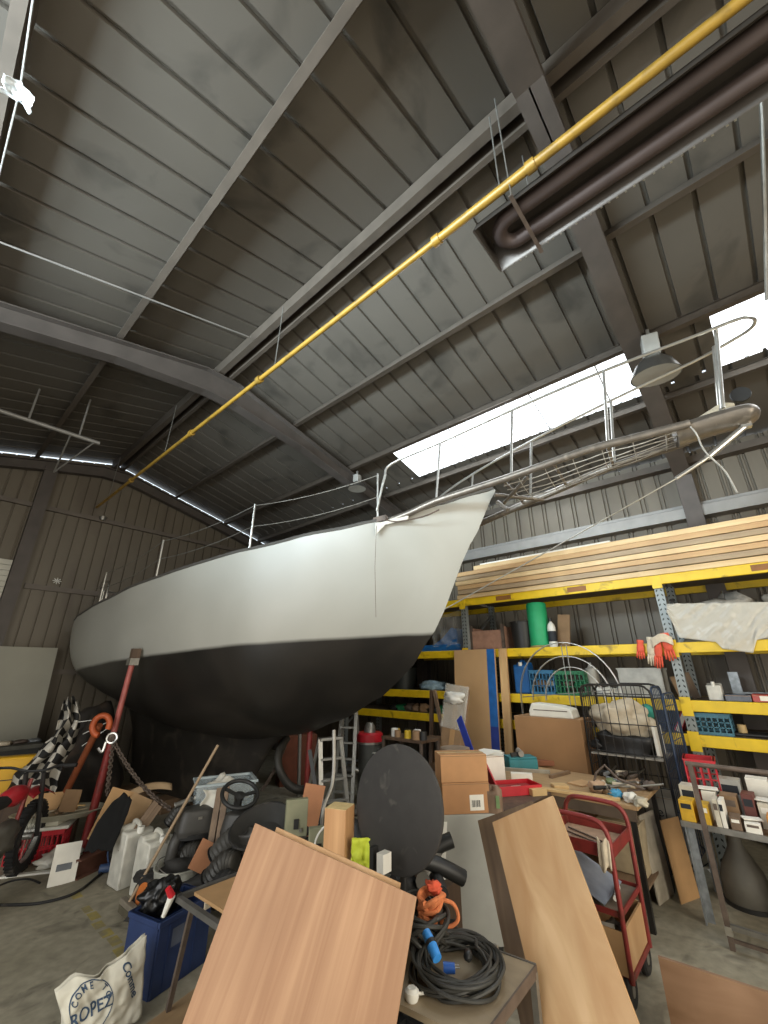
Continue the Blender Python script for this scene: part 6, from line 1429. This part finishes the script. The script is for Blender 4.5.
def decal(name, me_v, me_f):
    b = B(); b.v = [sackp(x, y, .006) for x, y in me_v]; b.f = me_f; return P(name, b, prn, t, True)
def glyphs(s, size, cx, cy, rad=None, a0=0, step=0, rot=0, shear=0):
    """lettering mapped on the sack surface; cx, cy in metres on the sack"""
    vs, fs = [], []
    items = [(s, 0, 0, rot)] if rad is None else [(ch, rad*math.sin(a0 + i*step), rad*math.cos(a0 + i*step), -(a0 + i*step)) for i, ch in enumerate(s)]
    for ch, ox, oy, an in items:
        if ch == ' ': continue
        cu = bpy.data.curves.new('g', 'FONT'); cu.body = ch; cu.size = size; cu.align_x = 'CENTER'; cu.align_y = 'CENTER'; cu.offset = size*.02
        o = bpy.data.objects.new('g', cu); C.objects.link(o); bpy.context.view_layer.update()
        me = bpy.data.meshes.new_from_object(o.evaluated_get(bpy.context.evaluated_depsgraph_get())); bpy.data.objects.remove(o)
        bm = bmesh.new(); bm.from_mesh(me); bmesh.ops.triangulate(bm, faces=bm.faces); bmesh.ops.subdivide_edges(bm, edges=[e for e in bm.edges if e.calc_length() > .012], cuts=2)
        bmesh.ops.triangulate(bm, faces=bm.faces); n = len(vs)
        for v in bm.verts:
            x, y = v.co.x + shear*v.co.y, v.co.y; X = cx + ox + x*math.cos(an) - y*math.sin(an); Y = cy + oy + x*math.sin(an) + y*math.cos(an)
            vs.append((X/SW, Y/(SHH*outl(X/SW))))
        bm.verts.index_update(); fs += [[n + v.index for v in f.verts] for f in bm.faces]; bm.free()
    return vs, fs
RC, RCY, RR = SW*.32, SHH*.52, SW*.25
def ringd(r0, r1):
    vs, fs = [], []; n = 48
    for j in range(n):
        a = 2*PI*j/n
        for rr_ in (r0, r1): X, Y = RC + rr_*math.cos(a), RCY + rr_*math.sin(a); vs.append((max(.001, X)/SW, max(.001, Y)/(SHH*outl(X/SW))))
    for j in range(n): fs.append([2*j, 2*j+1, (2*j+3) % (2*n), (2*j+2) % (2*n)])
    return vs, fs
decal('printed_ring', *ringd(RR - .004, RR))
decal('arc_lettering', *glyphs('COME TO', SW*.085, RC, RCY, RR - SW*.05, -1.15, .42))
decal('name_lettering', *glyphs('ROPEZ', SW*.16, RC - SW*.005, RCY - SW*.05, rot=.16, shear=.12))
decal('side_lettering', *glyphs('Comme', SW*.13, SW*.80, SHH*.62, rot=-1.2, shear=.2))
# clear storage bin on a stand of scrap, with white rags
q = gd(222, 808, 5.0)
stand_z = max(.1, q.z)
S('bin_stand', boxlocal(.5, .34, stand_z - .002), blackp, 'black crate under the clear storage bin', 'crate', loc=(q.x, q.y, 0), rz=fc(q, 8), bev=.02)
t = T('clear_storage_bin', 'clear plastic storage bin with white rags on the black heap', 'bin', (q.x, q.y, stand_z), fc(q, 8))
cm = clear('bin_clear', 'b9c6ca', .38, .2); b = B(); w2, d2, h2 = .27, .17, .24
b.bb((-w2*.93, -d2*.93, 0), (w2*.93, d2*.93, .006))
for s in (-1, 1):
    b.add([(-w2*.93, s*d2*.93, 0), (w2*.93, s*d2*.93, 0), (w2, s*d2, h2), (-w2, s*d2, h2)], [(0, 1, 2, 3)]).add([(s*w2*.93, -d2*.93, 0), (s*w2*.93, d2*.93, 0), (s*w2, d2, h2), (s*w2, -d2, h2)], [(0, 1, 2, 3)])
P('bin_walls', b, cm, t, solid=.004)
b = B()
for s in (-1, 1): b.bb((-w2 - .015, s*d2 - .012, h2 - .012), (w2 + .015, s*d2 + .012, h2 + .006)).bb((s*w2 - .012, -d2, h2 - .012), (s*w2 + .012, d2, h2 + .006))
P('rim', b, clear('bin_rim', 'bcc8ca', .9, .3), t)
heapw = B().blob((-.05, -.02, .1), (.17, .12, .11), 2, .35).blob((.1, .02, .09), (.12, .1, .09), 5, .35)
S('white_rags', B().blob((0, 0, .10), (.23, .14, .14), 2, .35, 2.6, 4), mat('rags_white', 'd7d3c6', .85, 0, .08), 'heap of white rags inside the clear storage bin', 'rags', loc=(q.x, q.y, stand_z + .008), rz=fc(q, 8), sm='all')
S('white_rag', B().grid(lambda u, v: gd(203 + 22*u + 3*math.sin(v*6), 790 + 20*v, 4.72 + .04*math.sin(u*7)), 10, 10), MATS['rags_white'], 'crumpled white film hanging in front of the clear storage bin', 'rag', sm='all', solid=.006)
# laths leaning
for k, (x0, y0, x1, y1, lab) in enumerate(((204, 884, 220, 788, 'left wooden lath leaning in front of the clear storage bin'), (212, 882, 227, 786, 'right wooden lath leaning in front of the clear storage bin'))):
    a, c_ = gd(x0, y0, 4.35), gd(x1, y1, 4.65); a0_ = a + (a - c_)*(a.z/(c_.z - a.z)) if c_.z > a.z else a
    S('wooden_lath', B().beam(a0_, c_, .05, .02, (-1, -1, 0)), oldz, lab, 'lath', 'laths before the storage bin')
# steering wheel like black ring
q = gd(240, 794, 4.4)
t = T('steering_wheel', 'black steering wheel standing beside the clear storage bin', 'wheel', q, rot=(.5, .15, fc(q)))
P('rim', B().tube([(.15*math.cos(a), .15*math.sin(a), 0) for a in [2*PI*j/32 for j in range(32)]], .017, 10, True), blackp, t, sm=1)
for a in (.3, PI - .3, -PI/2): P('spoke', B().beam((0, 0, -.02), (.145*math.cos(a), .145*math.sin(a), 0), .03, .01), blackp, t)
P('hub', B().lathe([(0, -.04), (.04, -.04), (.045, -.01), (0, 0)], n=20), blackp, t, sm=1)
P('column', B().cyl((0, 0, -.04), (0, -.1, -.38), .035), blackp, t, sm=1)
# black engine cowlings and moulded covers
cowl = mat('cowl_black', '3d3b37', .5, 0, .3, 6, ('504b42', .2))
def cowling(label, x, y, D, s, rz, seed, tail=True, rot=None):
    q = gd(x, y, D); t = T('engine_cowling', label, 'cowling', q, fc(q, rz), rot=rot)
    def fn(u, v):
        a = 2*PI*u; c, s_ = math.cos(a), math.sin(a); k = 1/(abs(c)**5 + abs(s_)**5)**(1/5); w = [1, 1.03, 1.0, .97, .93, .88, .80, .02][min(7, int(v*7))]
        f = v*7 - int(v*7); w2_ = [1, 1.03, 1.0, .97, .93, .88, .80, .02][min(7, int(v*7) + 1)]; w = w*(1 - f) + w2_*f
        return (s*.5*c*k*w, s*.34*s_*k*w, s*.62*v**.9)
    P('cover', B().grid(fn, 36, 21), cowl, t, sm='all')
    P('base_flange', B().lathe([(s*.3, -.02), (s*.56, -.02), (s*.56, .015), (s*.3, .015)], n=30, sq=.68), blackr, t, sm=1)
    if tail: P('neck', B().tube(smooth([(-.3*s, 0, .1*s), (-.5*s, -.05, -.1*s), (-.55*s, -.05, -.5*s)], 4), [.14*s]*9, 12), cowl, t, sm=1)
    P('badge', B().bb((-.05*s, -.36*s, .36*s), (.05*s, -.345*s, .42*s)), steel, t)
cowling('black engine cowling under the left end of the clear storage bin', 196, 832, 4.75, .34, 10, 1)
cowling('black engine cowling between the laths and the large plywood', 240, 835, 4.4, .30, -20, 2, False)
def boot(label, p, q, r0, r1, m, k, name='rubber_boot'):
    t = T(name, label, 'boot', p); mid = lerp(p, q, .5) + V((0, 0, .05)); pts = smooth([p, mid, q], 9); n = len(pts)
    rr_ = [(r0 + (r1 - r0)*i/(n - 1))*(1 + .12*(i % 2)) for i in range(n)]
    P('bellows', B().tube(pts, rr_, 14), m, t, True, sm=1); P('end_flange', B().cyl(pts[0], pts[0] + (pts[0] - pts[1])*.6, r0*1.2, n=18), blackr, t, True, sm=1)
for k, (x0, y0, D0, x1, y1, D1, r0, r1, lab) in enumerate((
    (178, 868, 4.75, 200, 850, 4.65, .08, .06, 'black bellows piece lying behind the galvanised bucket'),
    (176, 848, 4.95, 196, 862, 4.7, .06, .05, 'short black bellows piece left of the laths'),
    (216, 856, 4.3, 246, 838, 4.2, .07, .085, 'thick black bellows duct below the black mixing tub'),
    (212, 880, 4.05, 236, 862, 3.95, .08, .06, 'grey black bellows duct next to the large plywood edge'),
    (214, 898, 3.9, 232, 886, 3.8, .07, .07, 'lowest black bellows duct by the rusty stool frame'),
    (232, 828, 4.7, 254, 816, 4.6, .06, .05, 'narrow black bellows duct under the steering wheel'),
    (170, 822, 5.2, 186, 812, 5.1, .05, .06, 'small black bellows piece under the broom handle'))):
    boot(lab, gd(x0, y0, D0), gd(x1, y1, D1), r0, r1, [cowl, blackr, mat('boot_grey', '4b4944', .6, 0, .3)][k % 3], k)
for k, (x, y, D, w_, d_, h_, rz, lab) in enumerate(((186, 850, 4.95, .22, .16, .16, 20, 'boxy black housing behind the galvanised bucket'), (246, 850, 4.15, .2, .16, .12, -15, 'boxy black housing at the corner of the large plywood'))):
    q = gd(x, y, D); t = T('motor_housing', lab, 'housing', q, fc(q, rz)); P('housing_shell', blobbox(B(), w_, d_, h_, k + 4, .04, 28, 10), cowl, t, sm='all'); P('flange', B().bb((-w_/2 - .02, -d_/2 - .02, 0), (w_/2 + .02, d_/2 + .02, .02)), blackr, t, bev=.006)
S('dark_heap', B().blob((0, 0, .14), (.55, .42, .17), 5, .35, 3, 4, True), MATS['scrap_dark'], 'broad dark heap of rubber scrap under the engine cowlings', 'heap', loc=(gd(212, 870, 4.75).x, gd(212, 870, 4.75).y, 0), sm='all')
lean('tan triangular plywood offcut behind the galvanised bucket', 196, 872, 4.35, .15, .20, mat('ply_orange'  , 'b07a56'), 10, -.2, .5, 'plywood_offcut')
t = T('metal_tube_end', 'grey tube with a bright end pointing left under the broom handle', 'tube', gd(175, 806, 5.1)); P('tube_body', B().cyl(gd(176, 805, 5.1), gd(192, 799, 5.0), .022), steel, t, True, sm=1); P('tube_end', B().cyl(gd(174.5, 805.5, 5.1), gd(176, 805, 5.1), .024), bright, t, True, sm=1)
